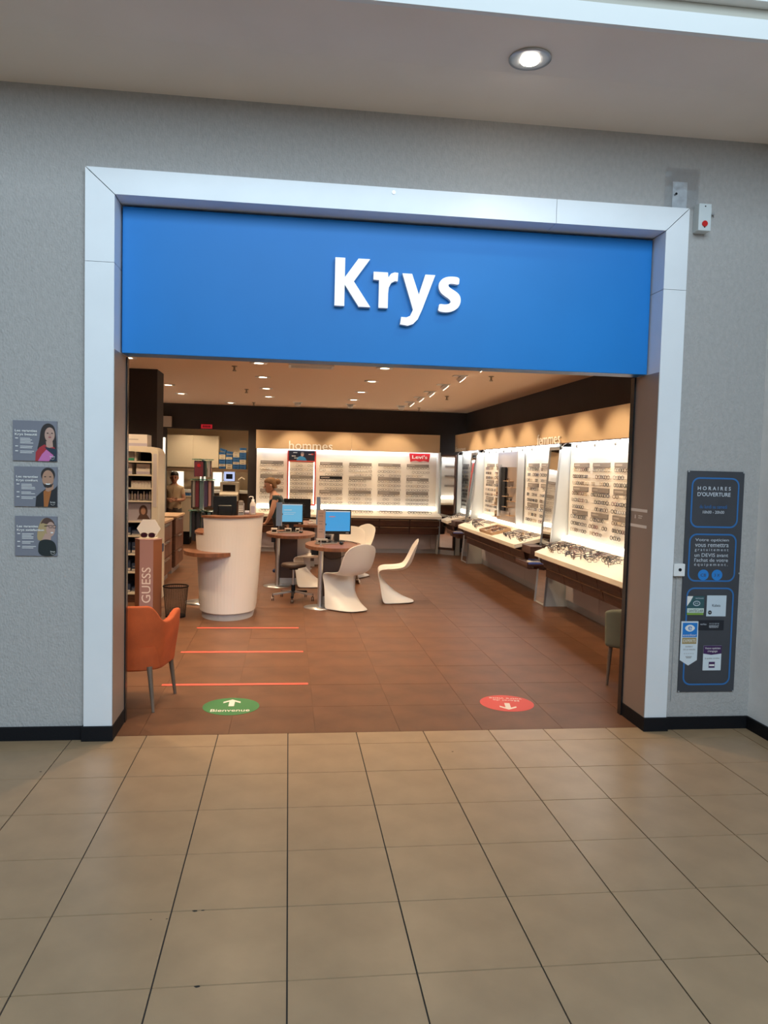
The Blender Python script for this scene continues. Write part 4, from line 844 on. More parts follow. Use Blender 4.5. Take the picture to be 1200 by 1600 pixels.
# monitor prototype, screen faces -y
def monitor(name, label, loc, rz, screen=True, grp=None, w=.40, h=.27, zb=.10, scr=None):
    t = thing(name, label, 'monitor', (0, 0, 0), grp)
    MB().box(-w / 2, w / 2, -.015, .02, zb, zb + h + .055, M_blackg).build('housing', t, .005); MB().box(-w * .3, w * .3, .02, .05, zb + .06, zb + h * .8, M_blackg).build('rear_cover', t, .01)
    if screen:
        s_ = MB().box(-w / 2 + .016, w / 2 - .016, -.0175, -.0152, zb + .042, zb + h + .038, scr).build('screen', t)
        MB().box(-w / 2 + .016, w / 2 - .016, -.0182, -.0176, zb + h + .024, zb + h + .038, mat('screen_bar', (.2, .2, .2), .3, emit=(.75, .82, .9), estr=.5)).build('title_bar', s_)
        if 'near' in label: MB().prism([(a, -.0184, b) for a, b in ell(-.07, zb + h * .86, .045, .006)], (0, .0004, 0), mat('logo_red', (.4, .1, .1), .4, emit=(.8, .35, .4), estr=.3)).build('screen_logo', s_)
        else: MB().box(-.12, .0, -.0184, -.0178, zb + h * .80, zb + h * .83, MATS['screen_bar']).box(-.12, .06, -.0184, -.0178, zb + h * .66, zb + h * .675, MATS['screen_bar']).box(-.12, .03, -.0184, -.0178, zb + h * .57, zb + h * .585, MATS['screen_bar']).build('screen_window', s_)
        MB().box(w / 2 - .07, w / 2 - .03, -.0165, -.0153, zb + .012, zb + .024, M_lgrey).build('badge', t)
    MB().box(-.035, .035, -.005, .035, .012, zb + .03, M_blackg).build('neck', t, .004); MB().lathe((0, .02, 0), [(.115, .001), (.115, .008), (.06, .014)], M_blackg, 20, 1, .75).build('foot', t)
    t.location = loc; t.rotation_euler = (0, 0, rz); return t
SCR = mat('blue_screen', (.02, .05, .1), .25, emit=(.045, .30, .62), estr=1.0); SCR2 = mat('pale_blue_screen', (.02, .05, .1), .25, emit=(.13, .40, .60), estr=1.0, noise=0)
monitor('desk_monitor', 'black monitor seen from behind on the reception desk', (-.765, 4.02, .956), PI + .12, False, w=.27, h=.26, zb=.11)
t = thing('desk_phone', 'grey card terminal standing on the reception desk', 'phone', (-.575, 3.98, .956)); MB().box(-.61, -.54, 3.97, 4.02, .957, 1.30, M_lgrey).build('stand', t, .006); MB().box(-.605, -.545, 3.955, 3.97, 1.19, 1.33, M_grey).build('handset', t, .008)
mb = MB()
for i in range(4):
    for j in range(3): mb.box(-.60 + j * .018, -.588 + j * .018, 3.9535, 3.955, 1.20 + i * .02, 1.212 + i * .02, M_print)
mb.build('keys', t)
t = thing('sanitizer_bottle', 'clear pump bottle of hand gel on the reception counter', 'bottle', (-.43, 3.80, 1.18)); M_gel = mat('gel_bottle', (.68, .64, .60), .2)
MB().lathe((-.43, 3.80, 0), [(.030, 1.179), (.034, 1.19), (.034, 1.30), (.016, 1.335)], M_gel, 18).build('bottle_body', t); MB().lathe((-.43, 3.80, 0), [(.016, 1.3351), (.016, 1.355), (.006, 1.357), (.006, 1.385)], M_white, 12).build('pump', t); MB().tube([(-.43, 3.80, 1.386), (-.46, 3.79, 1.388), (-.475, 3.785, 1.38)], .006, M_white, 6).build('spout', t); MB().box(-.452, -.408, 3.7645, 3.766, 1.20, 1.28, M_bxl).build('bottle_label', t)
t = thing('paper_roll', 'small lilac roll on the reception counter', 'tissue', (-.50, 3.80, 1.18)); MB().cyl((-.52, 3.80, 1.203), .022, .05, M_bxl, 14, axis=(1, 0, 0)).build('roll', t); MB().cyl((-.4695, 3.80, 1.203), .009, .001, M_grey, 10, axis=(1, 0, 0)).build('core', t)

# ------------------------------------------------------------------ accessory spinner
sx_, sy_ = -1.09, 4.62
t = thing('accessory_spinner', 'revolving stand of glasses cords and cases with teal glass discs', 'display stand', (sx_, sy_, 0))
MB().cyl((sx_, sy_, .03), .018, 1.78, M_steel, 10).build('pole', t); MB().lathe((sx_, sy_, 0), [(.2, 0), (.2, .02), (.03, .035)], M_steel, 24).build('foot', t)
for z, r_ in ((1.80, .135), (1.55, .155), (1.16, .175)): MB().cyl((sx_, sy_, z), r_, .010, M_teal, 24).build('glass_disc', t)
CNM = ['dark red', 'pale grey', 'black', 'dusty pink', 'violet', 'grey green']
CM = [mat('cord_%d' % i, c, .6) for i, c in enumerate([(.16, .03, .05), (.30, .28, .27), (.02, .02, .03), (.30, .14, .13), (.05, .03, .09), (.10, .16, .18)])]
for z0, z1, r_, n in ((1.57, 1.79, .10, 9), (1.175, 1.54, .135, 16), (.80, 1.15, .15, 14)):
    for k in range(n):
        a = 2 * PI * k / n; x, y = sx_ + r_ * math.cos(a), sy_ + r_ * math.sin(a); dx, dy = -math.sin(a) * .021, math.cos(a) * .021
        m = CM[(k * 5 + int(z0 * 10)) % 6] if z0 > .9 else CM[2 if k % 4 else 5]; lo = z0 + random.uniform(0, .06)
        o = tag(MB().obox((x, y, (lo + z1) / 2), (dx, dy, 0), (.004 * math.cos(a), .004 * math.sin(a), 0), (0, 0, (z1 - lo) / 2), m).tube([(x, y, z1 - .012), (x, y, z1 - .002)], .003, M_steel, 4).build('accessory_packet'), CNM[CM.index(m)] + ' glasses cord packet hanging under the ' + {1.57: 'top', 1.175: 'middle', .80: 'lowest'}[z0] + ' teal glass disc', 'packet', 'cords on the accessory spinner')
t = tag(MB().obox((sx_ - .035, sy_ - .125, 1.685), (.05, .002, 0), (0, .006, 0), (0, 0, .09), CM[0]).prism([(sx_ - .035 + a, sy_ - .133, 1.73 + b) for a, b in ell(0, 0, .022, .022)], (0, .0015, 0), mat('badge_red', (.5, .02, .03), .4)).build('glasses_case'), 'dark red glasses case hanging at the top of the spinner', 'glasses case')

# ------------------------------------------------------------------ white cantilever chairs
def panton():
    t = thing('cantilever_chair', 'white moulded cantilever chair', 'chair')
    # y, z, half width, edge offset y, edge offset z, power
    rows = [(-.285, .835, .13, .01, -.03, 2), (-.280, .80, .19, .02, -.015, 2), (-.262, .72, .232, .045, 0, 2), (-.235, .62, .245, .06, 0, 2), (-.20, .52, .24, .07, .01, 2), (-.155, .455, .235, .06, .03, 2.5),
            (-.08, .425, .232, .03, .045, 3), (.02, .418, .235, .01, .04, 3), (.12, .428, .24, 0, .025, 3), (.19, .436, .242, 0, .008, 3), (.225, .425, .24, 0, -.002, 3), (.238, .395, .236, -.002, -.006, 3),
            (.222, .345, .232, .006, -.006, 4), (.18, .285, .228, .035, 0, 4), (.12, .22, .228, .085, 0, 4), (.05, .155, .232, .145, 0, 4), (-.04, .09, .238, .225, 0, 4), (-.14, .04, .245, .31, -.01, 4), (-.25, .008, .252, .40, -.008, 4)]
    S_ = [-1, -.94, -.82, -.62, -.38, -.13, .13, .38, .62, .82, .94, 1]
    g = MB().grid([[(s_ * w_, y + dy * abs(s_) ** p, z + dz * abs(s_) ** p) for s_ in S_] for y, z, w_, dy, dz, p in rows], mat('chair_white', (.84, .79, .72), .38, coat=.1))
    o = g.build('moulded_shell', t)
    so = o.modifiers.new('solid', 'SOLIDIFY'); so.thickness = .012; so.offset = 0; sb = o.modifiers.new('sub', 'SUBSURF'); sb.levels = 1; sb.render_levels = 2
    return t
ch = panton()
def face(dx, dy): return math.atan2(-dx, dy)      # rotate local +y (front) onto (dx, dy)
G = 'white cantilever chairs at the consulting tables'
ch.location = (.74, 4.20, .006); ch.rotation_euler = (0, 0, face(-.52, .85)); ch['label'] = 'white cantilever chair with its back turned, drawn up to the blue screen table'; ch['group'] = G
dup(ch, (1.40, 4.78, .006), face(-1, .10), 'white cantilever chair in profile standing apart on the brown floor')
dup(ch, (.88, 6.5, .006), face(-.35, -.94), 'white cantilever chair behind the monitor of the nearer table, turned to it')
dup(ch, (1.06, 7.12, .006), face(-.80, -.6), 'white cantilever chair in the rear, half hidden behind another white chair')
dup(ch, (.36, 6.05, .006), face(-.95, .3), 'white cantilever chair tucked between the two round tables')

# ------------------------------------------------------------------ consulting tables
def ctable(cx, cy, label, lx, ly):
    t = thing('consulting_table', label, 'table', (cx, cy, 0), 'oval consulting tables')
    MB().prism([(cx + .36 * math.cos(2 * PI * i / 40), cy + .55 * math.sin(2 * PI * i / 40), .725) for i in range(40)], (0, 0, .042), M_wood2).build('table_top', t, .006)
    MB().cyl((lx, ly, .012), .032, .713, M_steel, 20).build('leg', t); MB().lathe((lx, ly, 0), [(.20, 0), (.20, .006), (.04, .012)], M_steel, 32).build('base_disc', t)
    M_ped = mat('pedestal_plum', (.075, .045, .04), .5)
    MB().box(cx - .17, cx + .10, cy - .05, cy + .40, .10, .724, M_ped).build('pedestal', t); MB().box(cx - .16, cx + .11, cy - .03, cy + .38, 0, .10, M_lgrey).build('plinth', t); MB().box(cx + .10, cx + .30, cy + .1, cy + .38, .02, .724, M_lilac).build('modesty_panel', t)
    MB().box(cx - .28, cx - .17, cy - .08, cy + .1, .63, .724, M_blackg).build('cable_box', t)
    return t
ctable(.56, 4.62, 'oval walnut consulting table on a steel leg nearer the entrance', .39, 4.34); ctable(.02, 6.22, 'oval walnut consulting table on a steel leg by the woman', -.165, 6.05)
ctable(.34, 8.30, 'oval walnut table farther back with a dark monitor', .20, 8.0)
TZ2 = .768
monitor('computer_monitor', 'black monitor with a bright blue screen on the nearer oval table', (.62, 4.92, TZ2), R(6), True, w=.37, h=.27, zb=.10, scr=SCR)
monitor('computer_monitor', 'black monitor with a pale blue window on the second oval table', (.03, 6.50, TZ2), R(5), True, w=.35, h=.27, zb=.10, scr=SCR2)
monitor('computer_monitor', 'dark monitor seen from behind on the rear oval table', (.13, 8.08, TZ2), PI + .05, False, w=.46, h=.26, zb=.11)
def keyboard(x, y, rz, label):
    t = thing('keyboard', label, 'keyboard', (0, 0, 0)); MB().box(-.15, .15, -.055, .055, .001, .014, M_bxg).build('case', t, .003); k = MB()
    for i in range(12):
        for j in range(4): k.box(-.142 + i * .024, -.122 + i * .024, -.048 + j * .024, -.029 + j * .024, .014, .018, M_blackg)
    k.build('keys', t); t.location = (x, y, TZ2); t.rotation_euler = (0, 0, rz)
keyboard(.47, 4.62, R(35), 'grey keyboard on the nearer oval table'); keyboard(-.03, 6.2, R(20), 'grey keyboard on the second oval table')
def mouse(x, y, label):
    t = thing('computer_mouse', label, 'mouse', (x, y, TZ2)); MB().ball((x, y, TZ2 + .015), .03, .048, .015, M_blackg, 12, 7).build('body', t); MB().cyl((x - .003, y - .025, TZ2 + .026), .008, .006, M_grey, 8, axis=(1, 0, 0)).build('wheel', t)
mouse(.66, 4.58, 'black mouse before the bright blue monitor'); mouse(.17, 6.16, 'black mouse on the second oval table')
def gadget(x, y, sx, sy, h, m, name, label, cat):
    t = thing(name, label, cat, (x, y, TZ2)); MB().box(x - sx, x + sx, y - sy, y + sy, TZ2 + .001, TZ2 + h, m).build('body', t, .003); MB().box(x - sx * .7, x + sx * .7, y - sy - .001, y - sy, TZ2 + h * .3, TZ2 + h * .7, M_black).build('slot', t)
gadget(.42, 4.80, .075, .09, .045, M_bxg, 'docking_station', 'grey docking box under the notice boards of the nearer table', 'box'); gadget(.50, 5.0, .05, .04, .09, M_bxg, 'card_reader', 'small grey card reader behind the blue screen table keyboard', 'card reader')
gadget(-.22, 6.08, .045, .04, .075, M_bx, 'tissue_box', 'small white box at the edge of the second oval table', 'box'); gadget(-.02, 6.34, .05, .03, .055, M_bx, 'white_case', 'white case lying below the pale blue monitor', 'box'); gadget(.12, 6.3, .03, .03, .06, M_bx, 'pen_cup', 'white cup beside the pale blue monitor neck', 'cup')
for i, (x, y) in enumerate(((.42, 8.02), (.48, 8.12), (.44, 8.22))):
    t = thing('paper_stack', 'loose stack of papers on the rear oval table', 'papers', (x, y, TZ2 + .02 * i), 'papers on the rear table')
    for k in range(4): MB().obox((x + random.uniform(-.01, .01), y, TZ2 + .003 + .02 * i + k * .004), (.09, .01, 0), (-.01, .07, 0), (0, 0, .0016), M_bx if k % 2 else M_bxg).build('sheet', t)
# notice boards on rods at the table edges
def board(x, y, w_, z0, z1, ang, m, label, rod):
    t = thing('notice_board', label, 'sign', (x, y, TZ2), 'slim boards on rods')
    dx, dy = math.cos(R(ang)) * w_ / 2, math.sin(R(ang)) * w_ / 2
    MB().obox((x, y, (z0 + z1) / 2), (dx, dy, 0), (-dy * .08 / w_ * 2 * .05, dx * .02, 0) if 0 else (-math.sin(R(ang)) * .006, math.cos(R(ang)) * .006, 0), (0, 0, (z1 - z0) / 2), m).build('panel', t)
    MB().obox((x + dx, y + dy, (z0 + z1) / 2), (.005, 0, 0), (0, .008, 0), (0, 0, (z1 - z0) / 2 + .004), M_steel).build('edge_rail', t); MB().cyl((x, y, TZ2), .005, z0 - TZ2, M_steel, 6).build('rod', t); MB().cyl((x, y, TZ2), .03, .004, M_steel, 14).build('rod_foot', t)
    MB().box(x + dx + .004, x + dx + .014, y + dy - .012, y + dy, (z0 + z1) / 2 - .01, (z0 + z1) / 2 + .01, M_black).build('clamp', t)
    ln = MB()
    if m is M_pinkb:
        for k in range(9):
            if k % 3 != 2: ln.box(x - w_ * .33, x + w_ * random.uniform(.05, .3), y - .0085, y - .0065, z1 - .04 - k * .033, z1 - .032 - k * .033, M_grey)
        ln.build('printed_lines', t)
M_pinkb = mat('board_pink', (.48, .34, .29), .5); M_blueb = mat('board_blue', (.16, .24, .40), .4)
board(.385, 4.30, .095, .87, 1.215, 0, M_pinkb, 'narrow pinkish notice board on a rod before the bright blue screen', 0)
board(.365, 4.80, .05, 1.0, 1.36, 20, M_blueb, 'narrow blue notice board rising behind the pinkish one', 0)
board(-.155, 6.16, .085, .87, 1.215, 15, M_blueb, 'narrow blue notice board on the second oval table', 0)
def cable(pts, label):
    q_ = [Vector(p) for p in pts]; out = []
    for i in range(len(q_) - 1):
        a, b, c, d = q_[max(i - 1, 0)], q_[i], q_[i + 1], q_[min(i + 2, len(q_) - 1)]
        for k in range(6):
            u = k / 6; out.append(.5 * ((2 * b) + (c - a) * u + (2 * a - 5 * b + 4 * c - d) * u * u + (3 * b - a - 3 * c + d) * u ** 3))
    out.append(q_[-1]); tag(MB().tube(out, .004, M_blackg, 6).build('power_cable'), label, 'cable')
cable([(.62, 4.95, .79), (.72, 5.0, .776), (.82, 4.85, .774), (.86, 4.6, .774)], 'black cable lying across the nearer oval table top')
cable([(.385, 4.55, .70), (.47, 4.50, .60), (.58, 4.50, .59), (.72, 4.56, .64), (.80, 4.70, .72)], 'black cable sagging beneath the nearer oval table')
cable([(.05, 6.52, .79), (.14, 6.5, .776), (.2, 6.38, .774)], 'black cable lying behind the pale blue monitor')

# ------------------------------------------------------------------ stool
x, y = .06, 4.86
t = thing('rolling_stool', 'brown saddle stool on a five star castor base', 'stool', (x, y, 0))
MB().lathe((x, y, 0), [(.10, .425), (.158, .44), (.165, .465), (.15, .485), (.09, .488), (.03, .482)], mat('brown_leather', (.075, .045, .03), .45), 28, 1, .85).build('seat', t); MB().cyl((x, y, .405), .06, .02, M_black, 12).build('seat_plate', t)
MB().cyl((x, y, .15), .014, .256, M_steel, 12).build('gas_lift', t); MB().cyl((x, y, .09), .026, .11, M_black, 12).build('hub', t)
for k in range(5):
    a = R(195 + 72 * k); ex, ey = x + .27 * math.cos(a), y + .27 * math.sin(a)
    MB().obox((x + .15 * math.cos(a), y + .15 * math.sin(a), .098), (.125 * math.cos(a), .125 * math.sin(a), -.016), (-.017 * math.sin(a), .017 * math.cos(a), 0), (0, 0, .011), M_black if k in (1, 3) else M_steel).build('spoke', t)
    c_ = MB().cyl((ex, ey, .055), .008, .04, M_black, 8).build('caster_fork', t)
    for s_ in (-1, 1): MB().cyl((ex + s_ * .010 - (.006), ey, .029), .028, .010, M_blackg, 16, axis=(1, 0, 0)).build('wheel', c_)

# ------------------------------------------------------------------ velvet chairs by the entrance
def tub_chair(m, label, arm=True):
    """front faces +y, origin on the floor under the seat centre"""
    t = thing('tub_chair', label, 'chair')
    n = 33; out = []; inn = []; 
    def top(a):                                        # rim height around the shell; a = 0 at the back, +-1 at arm ends
        s_ = abs(a); return .745 if s_ < .38 else (.745 - .125 * (0.5 - .5 * math.cos(PI * min(1, (s_ - .38) / .24))) if s_ < .80 else .62 + .045 * math.sin(PI / 2 * min(1, (s_ - .80) / .15)))
    def plan(a, z):
        f = .86 + .14 * min(1, (z - .27) / .3); s_ = abs(a); th = a * 1.95
        if s_ < .62: px, py = .285 * math.sin(th) * 1.02, -.27 * math.cos(th)
        else:
            b = .62 * 1.95; u = (s_ - .62) / .38; px = math.copysign(.285 * math.sin(b) * 1.02 - .005 * u, a); py = -.27 * math.cos(b) + .33 * u
        return px * f, py * f
    As = [-1 + 2 * i / (n - 1) for i in range(n)]; zs = [0, .06, .2, .4, .6, .8, .94, 1]
    rows = [[(*plan(a, .29 + (top(a) - .29) * q_), .29 + (top(a) - .29) * q_ - (.02 * (1 - q_) if q_ < .07 else 0)) for a in As] for q_ in zs]
    o = MB().grid(rows, m).build('back_shell', t); so = o.modifiers.new('solid', 'SOLIDIFY'); so.thickness = .05; so.offset = -1 ; sb = o.modifiers.new('sub', 'SUBSURF'); sb.levels = 1; sb.render_levels = 2
    mb = MB(); pts = [(.235 * math.copysign(abs(math.cos(q_)) ** .55, math.cos(q_)), .01 + .245 * math.copysign(abs(math.sin(q_)) ** .55, math.sin(q_))) for q_ in [2 * PI * i / 32 for i in range(32)]]
    mb.prism([(a, b, .29) for a, b in pts], (0, 0, .16), m); mb.build('seat', t, .03, 3)
    for lx, ly, ox, oy in ((.19, -.19, .05, -.05), (-.19, -.19, -.05, -.05), (.20, .19, .03, .03), (-.20, .19, -.03, .03)):
        MB().tube([(lx + ox, ly + oy, .0), (lx, ly, .31)], .012, M_leg, 8, r_end=.021).build('leg', t)
    return t
oc = tub_chair(M_orange, 'orange velvet tub chair with wooden legs by the entrance')
oc.location = (-1.125, .525, 0); oc.rotation_euler = (0, 0, R(-12))
gc = thing('side_chair', 'sage green velvet chair with dark wooden legs half hidden by the jamb', 'chair')
bk = [[(-.22 + .44 * i / 10, -.20 - .05 * q_ - .03 * (1 - ((i - 5) / 5) ** 2), .33 + (.30 + .03 * (1 - ((i - 5) / 5) ** 4)) * q_) for i in range(11)] for q_ in (0, .2, .4, .6, .8, .93, 1)]
o = MB().grid(bk, M_green).build('backrest', gc); so = o.modifiers.new('solid', 'SOLIDIFY'); so.thickness = .06; so.offset = 1; sb = o.modifiers.new('sub', 'SUBSURF'); sb.levels = 1; sb.render_levels = 2
MB().prism([(a, b, .32) for a, b in rrect(-.23, .23, -.20, .24, .06)], (0, 0, .10), M_green).build('seat', gc, .03, 3)
for lx, ly, ox, oy in ((.19, -.20, .01, -.03), (-.19, -.20, -.01, -.03), (.19, .19, 0, .02), (-.19, .19, 0, .02)): MB().tube([(lx + ox, ly + oy, .0), (lx, ly, .33)], .011, M_leg, 8, r_end=.019).build('leg', gc)
gc.location = (2.93, .86, 0); gc.rotation_euler = (0, 0, R(-38))

# ------------------------------------------------------------------ floor tapes and stickers
for x0, x1, y, l in ((-.97, .11, 3.10, 'nearest the reception desk'), (-.99, .14, 2.015, 'between the two other floor strips'), (-.99, .16, .925, 'just inside by the green sticker')):
    t = thing('floor_tape', 'thin red floor strip ' + l, 'floor marking', ((x0 + x1) / 2, y, .0005)); MB().box(x0, x1, y - .024, y + .024, .0008, .0016, M_red).build('strip', t); MB().box(x0, x1, y - .0242, y - .0225, .0017, .0018, mat('tape_edge', (.62, .10, .07), .5)).build('edge', t)
def sticker(cx, cy, m, label, lines, rot, arrow_y, s=1):
    t = thing('floor_sticker', label, 'floor marking', (cx, cy, .0005)); MB().prism([(cx + .203 * math.cos(2 * PI * i / 48), cy + .203 * math.sin(2 * PI * i / 48), .0008) for i in range(48)], (0, 0, .0008), m).build('disc', t)
    ux, uy = Vector((math.cos(rot), math.sin(rot), 0)), Vector((-math.sin(rot), math.cos(rot), 0)); c = Vector((cx, cy, .0018))
    for body, w_, v0, h in lines: text_mb(body, c - ux * w_ / 2 + uy * v0, ux, uy, w_, h, M_cprint, .0003, .004).build('lettering', t)
    A_ = [(-.020, -.075), (.020, -.075), (.020, .035), (.062, -.002), (.062, .030), (0, .085), (-.062, .030), (-.062, -.002), (-.020, .035)]
    MB().prism([c + ux * a + uy * (b + arrow_y) for a, b in A_], (0, 0, .0004), M_cprint).build('arrow', t)
M_cprint = mat('cream_print', (.80, .72, .62), .6)
sticker(-.41, .355, M_stgreen, 'round green welcome sticker with an upward arrow on the brown floor', [('Bienvenue', .275, -.125, .06)], 0, .075)
sticker(1.645, .345, M_stred, 'round red sticker with an arrow pointing out to the hall', [('Merci de', .20, -.085, .034), ('votre visite', .25, -.135, .036)], PI - .18, .075)

# ------------------------------------------------------------------ people
def body_mesh(name, joints, edges, matf, parent, sub=2):
    me = bpy.data.meshes.new(name); names = list(joints); me.from_pydata([joints[k][0] for k in names], [(names.index(a), names.index(b)) for a, b in edges], [])
    o = bpy.data.objects.new(name, me); COL.objects.link(o); o.modifiers.new('skin', 'SKIN'); 
    for i, k in enumerate(names):
        r_ = joints[k][1]; sv = me.skin_vertices[0].data[i]; sv.radius = r_ if isinstance(r_, tuple) else (r_, r_); sv.use_root = (k == 'pelvis')
    s_ = o.modifiers.new('sub', 'SUBSURF'); s_.levels = sub; s_.render_levels = sub
    dg = bpy.context.evaluated_depsgraph_get(); nm = bpy.data.meshes.new_from_object(o.evaluated_get(dg)); bpy.data.objects.remove(o)
    ms = []
    for p in nm.polygons:
        m = matf(p.center)
        if m not in ms: ms.append(m)
    nm.materials.clear(); [nm.materials.append(m) for m in ms]
    for p in nm.polygons: p.material_index = ms.index(matf(p.center)); p.use_smooth = True
    off = wloc(parent); nm.transform(Matrix.Translation(-off)); r = bpy.data.objects.new(name, nm); COL.objects.link(r); r.parent = parent; return r
def hand_chain(J, E_, pre, wrist, d, side, s=1):
    """palm and five fingers continuing from a wrist joint; d = pointing direction, side = thumb side"""
    d = Vector(d).normalized(); side = Vector(side).normalized(); w_ = Vector(J[wrist][0]); pn = d.cross(side).normalized()
    J[pre + 'palm'] = (tuple(w_ + d * .05), (.030, .016)); E_.append((wrist, pre + 'palm'))
    for k, (o_, L) in enumerate(((.028, .072), (.010, .080), (-.009, .075), (-.026, .060))):
        b = w_ + d * .085 + side * o_; m = b + d * L * .5 + pn * .006; e = b + d * L + pn * .022
        for q_, p_, r_ in (('a', b, .0105), ('b', m, .009), ('c', e, .0075)): J[pre + str(k) + q_] = (tuple(p_), r_)
        E_ += [(pre + 'palm', pre + str(k) + 'a'), (pre + str(k) + 'a', pre + str(k) + 'b'), (pre + str(k) + 'b', pre + str(k) + 'c')]
    b = w_ + d * .03 + side * .035; e = w_ + d * .08 + side * .058
    J[pre + 'ta'] = (tuple(b), .012); J[pre + 'tb'] = (tuple(e), .009); E_ += [(wrist, pre + 'ta'), (pre + 'ta', pre + 'tb')]
M_teal_top = mat('dark_teal_top', (.012, .03, .036), .7); M_trs = mat('black_trousers', (.02, .018, .02), .8); M_shoe = mat('blue_shoes', (.02, .05, .16), .6); M_polo = mat('beige_shirt', (.52, .40, .26), .8); M_gtr = mat('grey_trousers', (.10, .085, .075), .8); M_hair = mat('brown_blond_hair', (.20, .10, .04), .7, noise=.35, nscale=30); M_hairb = mat('black_hair', (.015, .011, .01), .6); M_eye = mat('eye_dark', (.02, .015, .015), .3); M_lipp = mat('lip', (.36, .13, .11), .5)
# woman leaning over the second table, facing left
wy = 7.45
pw = thing('person', 'person with a blond bun and dark teal top leaning over a table', 'person', (-.15, wy, 0))
J = dict(pelvis=((-.17, wy, .86), (.135, .155)), waist=((-.19, wy, 1.0), (.105, .125)), chest=((-.22, wy, 1.14), (.115, .145)), upper=((-.24, wy, 1.225), (.09, .13)), neck=((-.27, wy, 1.31), .048), skull=((-.30, wy, 1.37), .055),
 shL=((-.225, wy - .155, 1.225), .055), elL=((-.29, wy - .20, .99), .040), wrL=((-.37, wy - .16, .815), .026), shR=((-.19, wy + .15, 1.23), .055), elR=((-.08, wy + .24, 1.02), .040), wrR=((-.03, wy + .22, .84), .026),
 hipL=((-.17, wy - .09, .80), .085), knL=((-.19, wy - .10, .44), .058), anL=((-.15, wy - .10, .085), .040), toL=((-.26, wy - .11, .032), .030), hipR=((-.16, wy + .09, .80), .085), knR=((-.12, wy + .10, .44), .058), anR=((-.05, wy + .10, .085), .040), toR=((-.16, wy + .11, .032), .030))
E_ = [('pelvis', 'waist'), ('waist', 'chest'), ('chest', 'upper'), ('upper', 'neck'), ('neck', 'skull'), ('upper', 'shL'), ('shL', 'elL'), ('elL', 'wrL'), ('upper', 'shR'), ('shR', 'elR'), ('elR', 'wrR'), ('pelvis', 'hipL'), ('hipL', 'knL'), ('knL', 'anL'), ('anL', 'toL'), ('pelvis', 'hipR'), ('hipR', 'knR'), ('knR', 'anR'), ('anR', 'toR')]
hand_chain(J, E_, 'hl', 'wrL', (-.9, .1, -.12), (0, 1, 0)); hand_chain(J, E_, 'hr', 'wrR', (.2, -.3, -.9), (-1, 0, 0))
def mw(c):
    armed = abs(c.y - wy) > .165 and c.z < 1.20
    if c.z > 1.275 or (armed and c.z > .55): return M_skin
    if c.x < -.28 and c.z > 1.20: return M_skin
    if c.z > .90: return M_teal_top
    if c.x < -.285 and c.z > .6: return M_skin
    return M_trs if c.z > .10 else M_shoe
body_mesh('body', J, E_, mw, pw)
def head(parent, c, fwd, s, hair, bun):
    c = Vector(c); f = Vector(fwd).normalized(); l = Vector((0, 0, 1)).cross(f).normalized(); u = f.cross(l)
    g = MB(); T_ = lambda a, b, d_: c + (f * a + l * b + u * d_) * s
    rows = []; N = 18
    prof = [(-.118, .030, .035, .02), (-.105, .052, .045, .022), (-.08, .064, .056, .014), (-.04, .078, .066, .004), (0, .092, .074, -.004), (.04, .097, .077, -.008), (.08, .088, .070, -.010), (.108, .060, .050, -.010), (.122, .020, .018, -.010)]
    for z, rx, ry, ox in prof: rows.append([T_(ox + rx * math.cos(2 * PI * i / N), ry * math.sin(2 * PI * i / N), z) for i in range(N + 1)])
    g.grid(rows, M_skin); g.add([rows[0][i] for i in range(N)], [tuple(range(N))], M_skin); g.add([rows[-1][i] for i in range(N)], [tuple(range(N))], M_skin)
    g.add([T_(.092, .012, .02), T_(.092, -.012, .02), T_(.118, 0, -.030), T_(.088, .017, -.038), T_(.088, -.017, -.038)], [(0, 2, 1), (0, 3, 2), (1, 2, 4), (2, 3, 4)], M_skin)
    for s_ in (-1, 1): g.ball(T_(-.005, s_ * .076, -.005), .018 * s, .014 * s, .030 * s, M_skin, 8, 6)
    o = g.build('head', parent)
    e = MB()
    for s_ in (-1, 1): e.ball(T_(.082, s_ * .032, .008), .013 * s, .013 * s, .008 * s, M_eye, 8, 5); e.obox(T_(.086, s_ * .033, .03), l * .016 * s, f * .004 * s, u * .0035 * s, hair)
    e.obox(T_(.084, 0, -.065), l * .022 * s, f * .004 * s, u * .006 * s, M_lipp); e.build('face_features', o)
    h = MB(); rows = []
    for z, rx, ry, ox in [(-.06, .045, .070, -.062), (-.02, .062, .080, -.052), (.03, .086, .085, -.034), (.065, .104, .084, -.018), (.095, .094, .076, -.014), (.122, .066, .056, -.012), (.136, .02, .02, -.012)]:
        rows.append([T_(ox + rx * math.cos(2 * PI * i / N), ry * math.sin(2 * PI * i / N), z) for i in range(N + 1)])
    h.grid(rows, hair); h.add([rows[-1][i] for i in range(N)], [tuple(range(N))], hair); h.add([rows[0][i] for i in range(N)], [tuple(range(N))], hair)
    if bun: h.ball(T_(-.135, 0, .045), .055 * s, .05 * s, .052 * s, hair, 12, 8)
    h.build('hair', parent)
head(pw, (-.325, wy, 1.425), (-1, -.15, -.18), .98, M_hair, True)
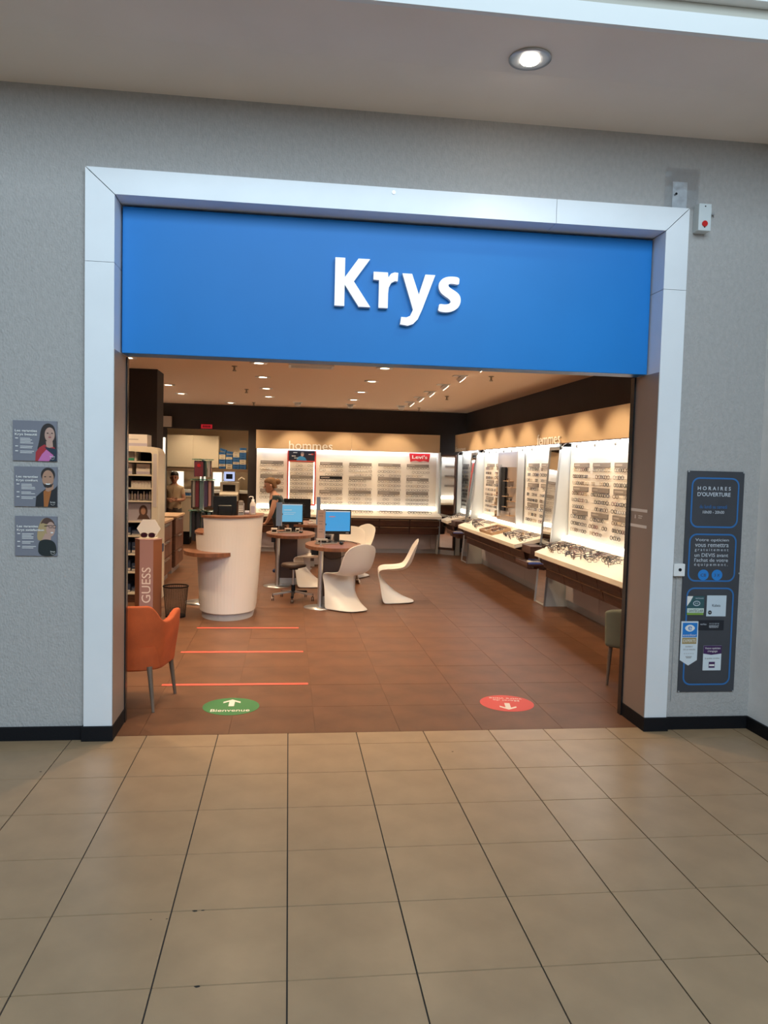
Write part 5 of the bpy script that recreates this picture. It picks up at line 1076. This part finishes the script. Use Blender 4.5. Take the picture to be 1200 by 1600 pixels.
# man with folded hands in the workshop opening
my = 11.4
pm = thing('person', 'person in a beige shirt with hands together by the workshop', 'person', (-2.40, my, 0))
X = -2.40
J = dict(pelvis=((X, my, .84), (.15, .12)), waist=((X, my, .98), (.14, .11)), chest=((X, my, 1.13), (.155, .12)), upper=((X, my, 1.225), (.12, .095)), neck=((X, my, 1.31), .05), skull=((X, my - .01, 1.38), .055),
 shL=((X - .155, my, 1.22), .058), elL=((X - .19, my - .02, .99), .043), wrL=((X - .055, my - .20, .985), .028), shR=((X + .155, my, 1.22), .058), elR=((X + .20, my - .02, .99), .043), wrR=((X + .065, my - .20, .975), .028),
 hipL=((X - .085, my, .78), .088), knL=((X - .09, my - .01, .44), .06), anL=((X - .09, my + .02, .085), .042), toL=((X - .10, my - .11, .032), .032), hipR=((X + .085, my, .78), .088), knR=((X + .09, my - .01, .44), .06), anR=((X + .09, my + .02, .085), .042), toR=((X + .10, my - .11, .032), .032))
E_ = [('pelvis', 'waist'), ('waist', 'chest'), ('chest', 'upper'), ('upper', 'neck'), ('neck', 'skull'), ('upper', 'shL'), ('shL', 'elL'), ('elL', 'wrL'), ('upper', 'shR'), ('shR', 'elR'), ('elR', 'wrR'), ('pelvis', 'hipL'), ('hipL', 'knL'), ('knL', 'anL'), ('anL', 'toL'), ('pelvis', 'hipR'), ('hipR', 'knR'), ('knR', 'anR'), ('anR', 'toR')]
hand_chain(J, E_, 'hl', 'wrL', (.9, -.1, .1), (0, .2, 1)); hand_chain(J, E_, 'hr', 'wrR', (-.9, -.3, -.05), (0, .2, 1))
def mm(c):
    if c.z > 1.285: return M_skin
    arm_ = (abs(c.x - X) > .150 and c.z < 1.10) or (c.y < my - .125)
    if arm_ and c.z > .8: return M_skin
    if c.z > .80: return M_polo
    return M_gtr if c.z > .10 else M_black
body_mesh('body', J, E_, mm, pm)
MB().box(X - .005, X + .005, my - .121, my - .117, 1.15, 1.24, M_woodl).build('shirt_placket', pm)
head(pm, (X, my - .012, 1.445), (.05, -1, -.15), .98, M_hairb, False)

# opposite display wall, seen only in the mirrors
t = thing('display_unit', 'backlit display on the left wall reflected in the mirrors', 'display shelf', (-4.0, 8.5, 0))
MB().box(-4.19, -4.16, 6.0, 10.8, .86, 2.10, M_panel).build('back_panel', t); MB().box(-4.19, -3.9, 6.0, 10.8, 2.11, 2.47, M_beige).build('fascia_panel', t); MB().box(-4.155, -4.0, 6.02, 10.78, 2.095, 2.108, M_led).build('top_light_strip', t)
MB().prism([(-3.6, 6.0, .76), (-3.6, 10.8, .76), (-4.155, 10.8, .89), (-4.155, 6.0, .89)], (0, 0, -.05), M_ledge).build('ledge', t); MB().box(-4.15, -3.75, 6.0, 10.8, .42, .70, M_wood).build('drawer_carcass', t)
MB().prism([(-4.155, 6.0, .895), (-4.155, 6.0, .95), (-4.07, 6.0, .895)], (0, 4.8, 0), M_ledw).build('bottom_light_strip', t)
for k in range(7):
    for z in (1.88, 1.585, 1.29): MB().box(-4.16, -4.148, 6.15 + k * .64, 6.65 + k * .64, z - .055, z, M_grey).build('name_plate', t)
if STUFF['right'].v: tag(STUFF['right'].build('eyeglasses_rows'), 'more small eyeglasses on the far panels of the long display wall', 'glasses', kind='stuff')
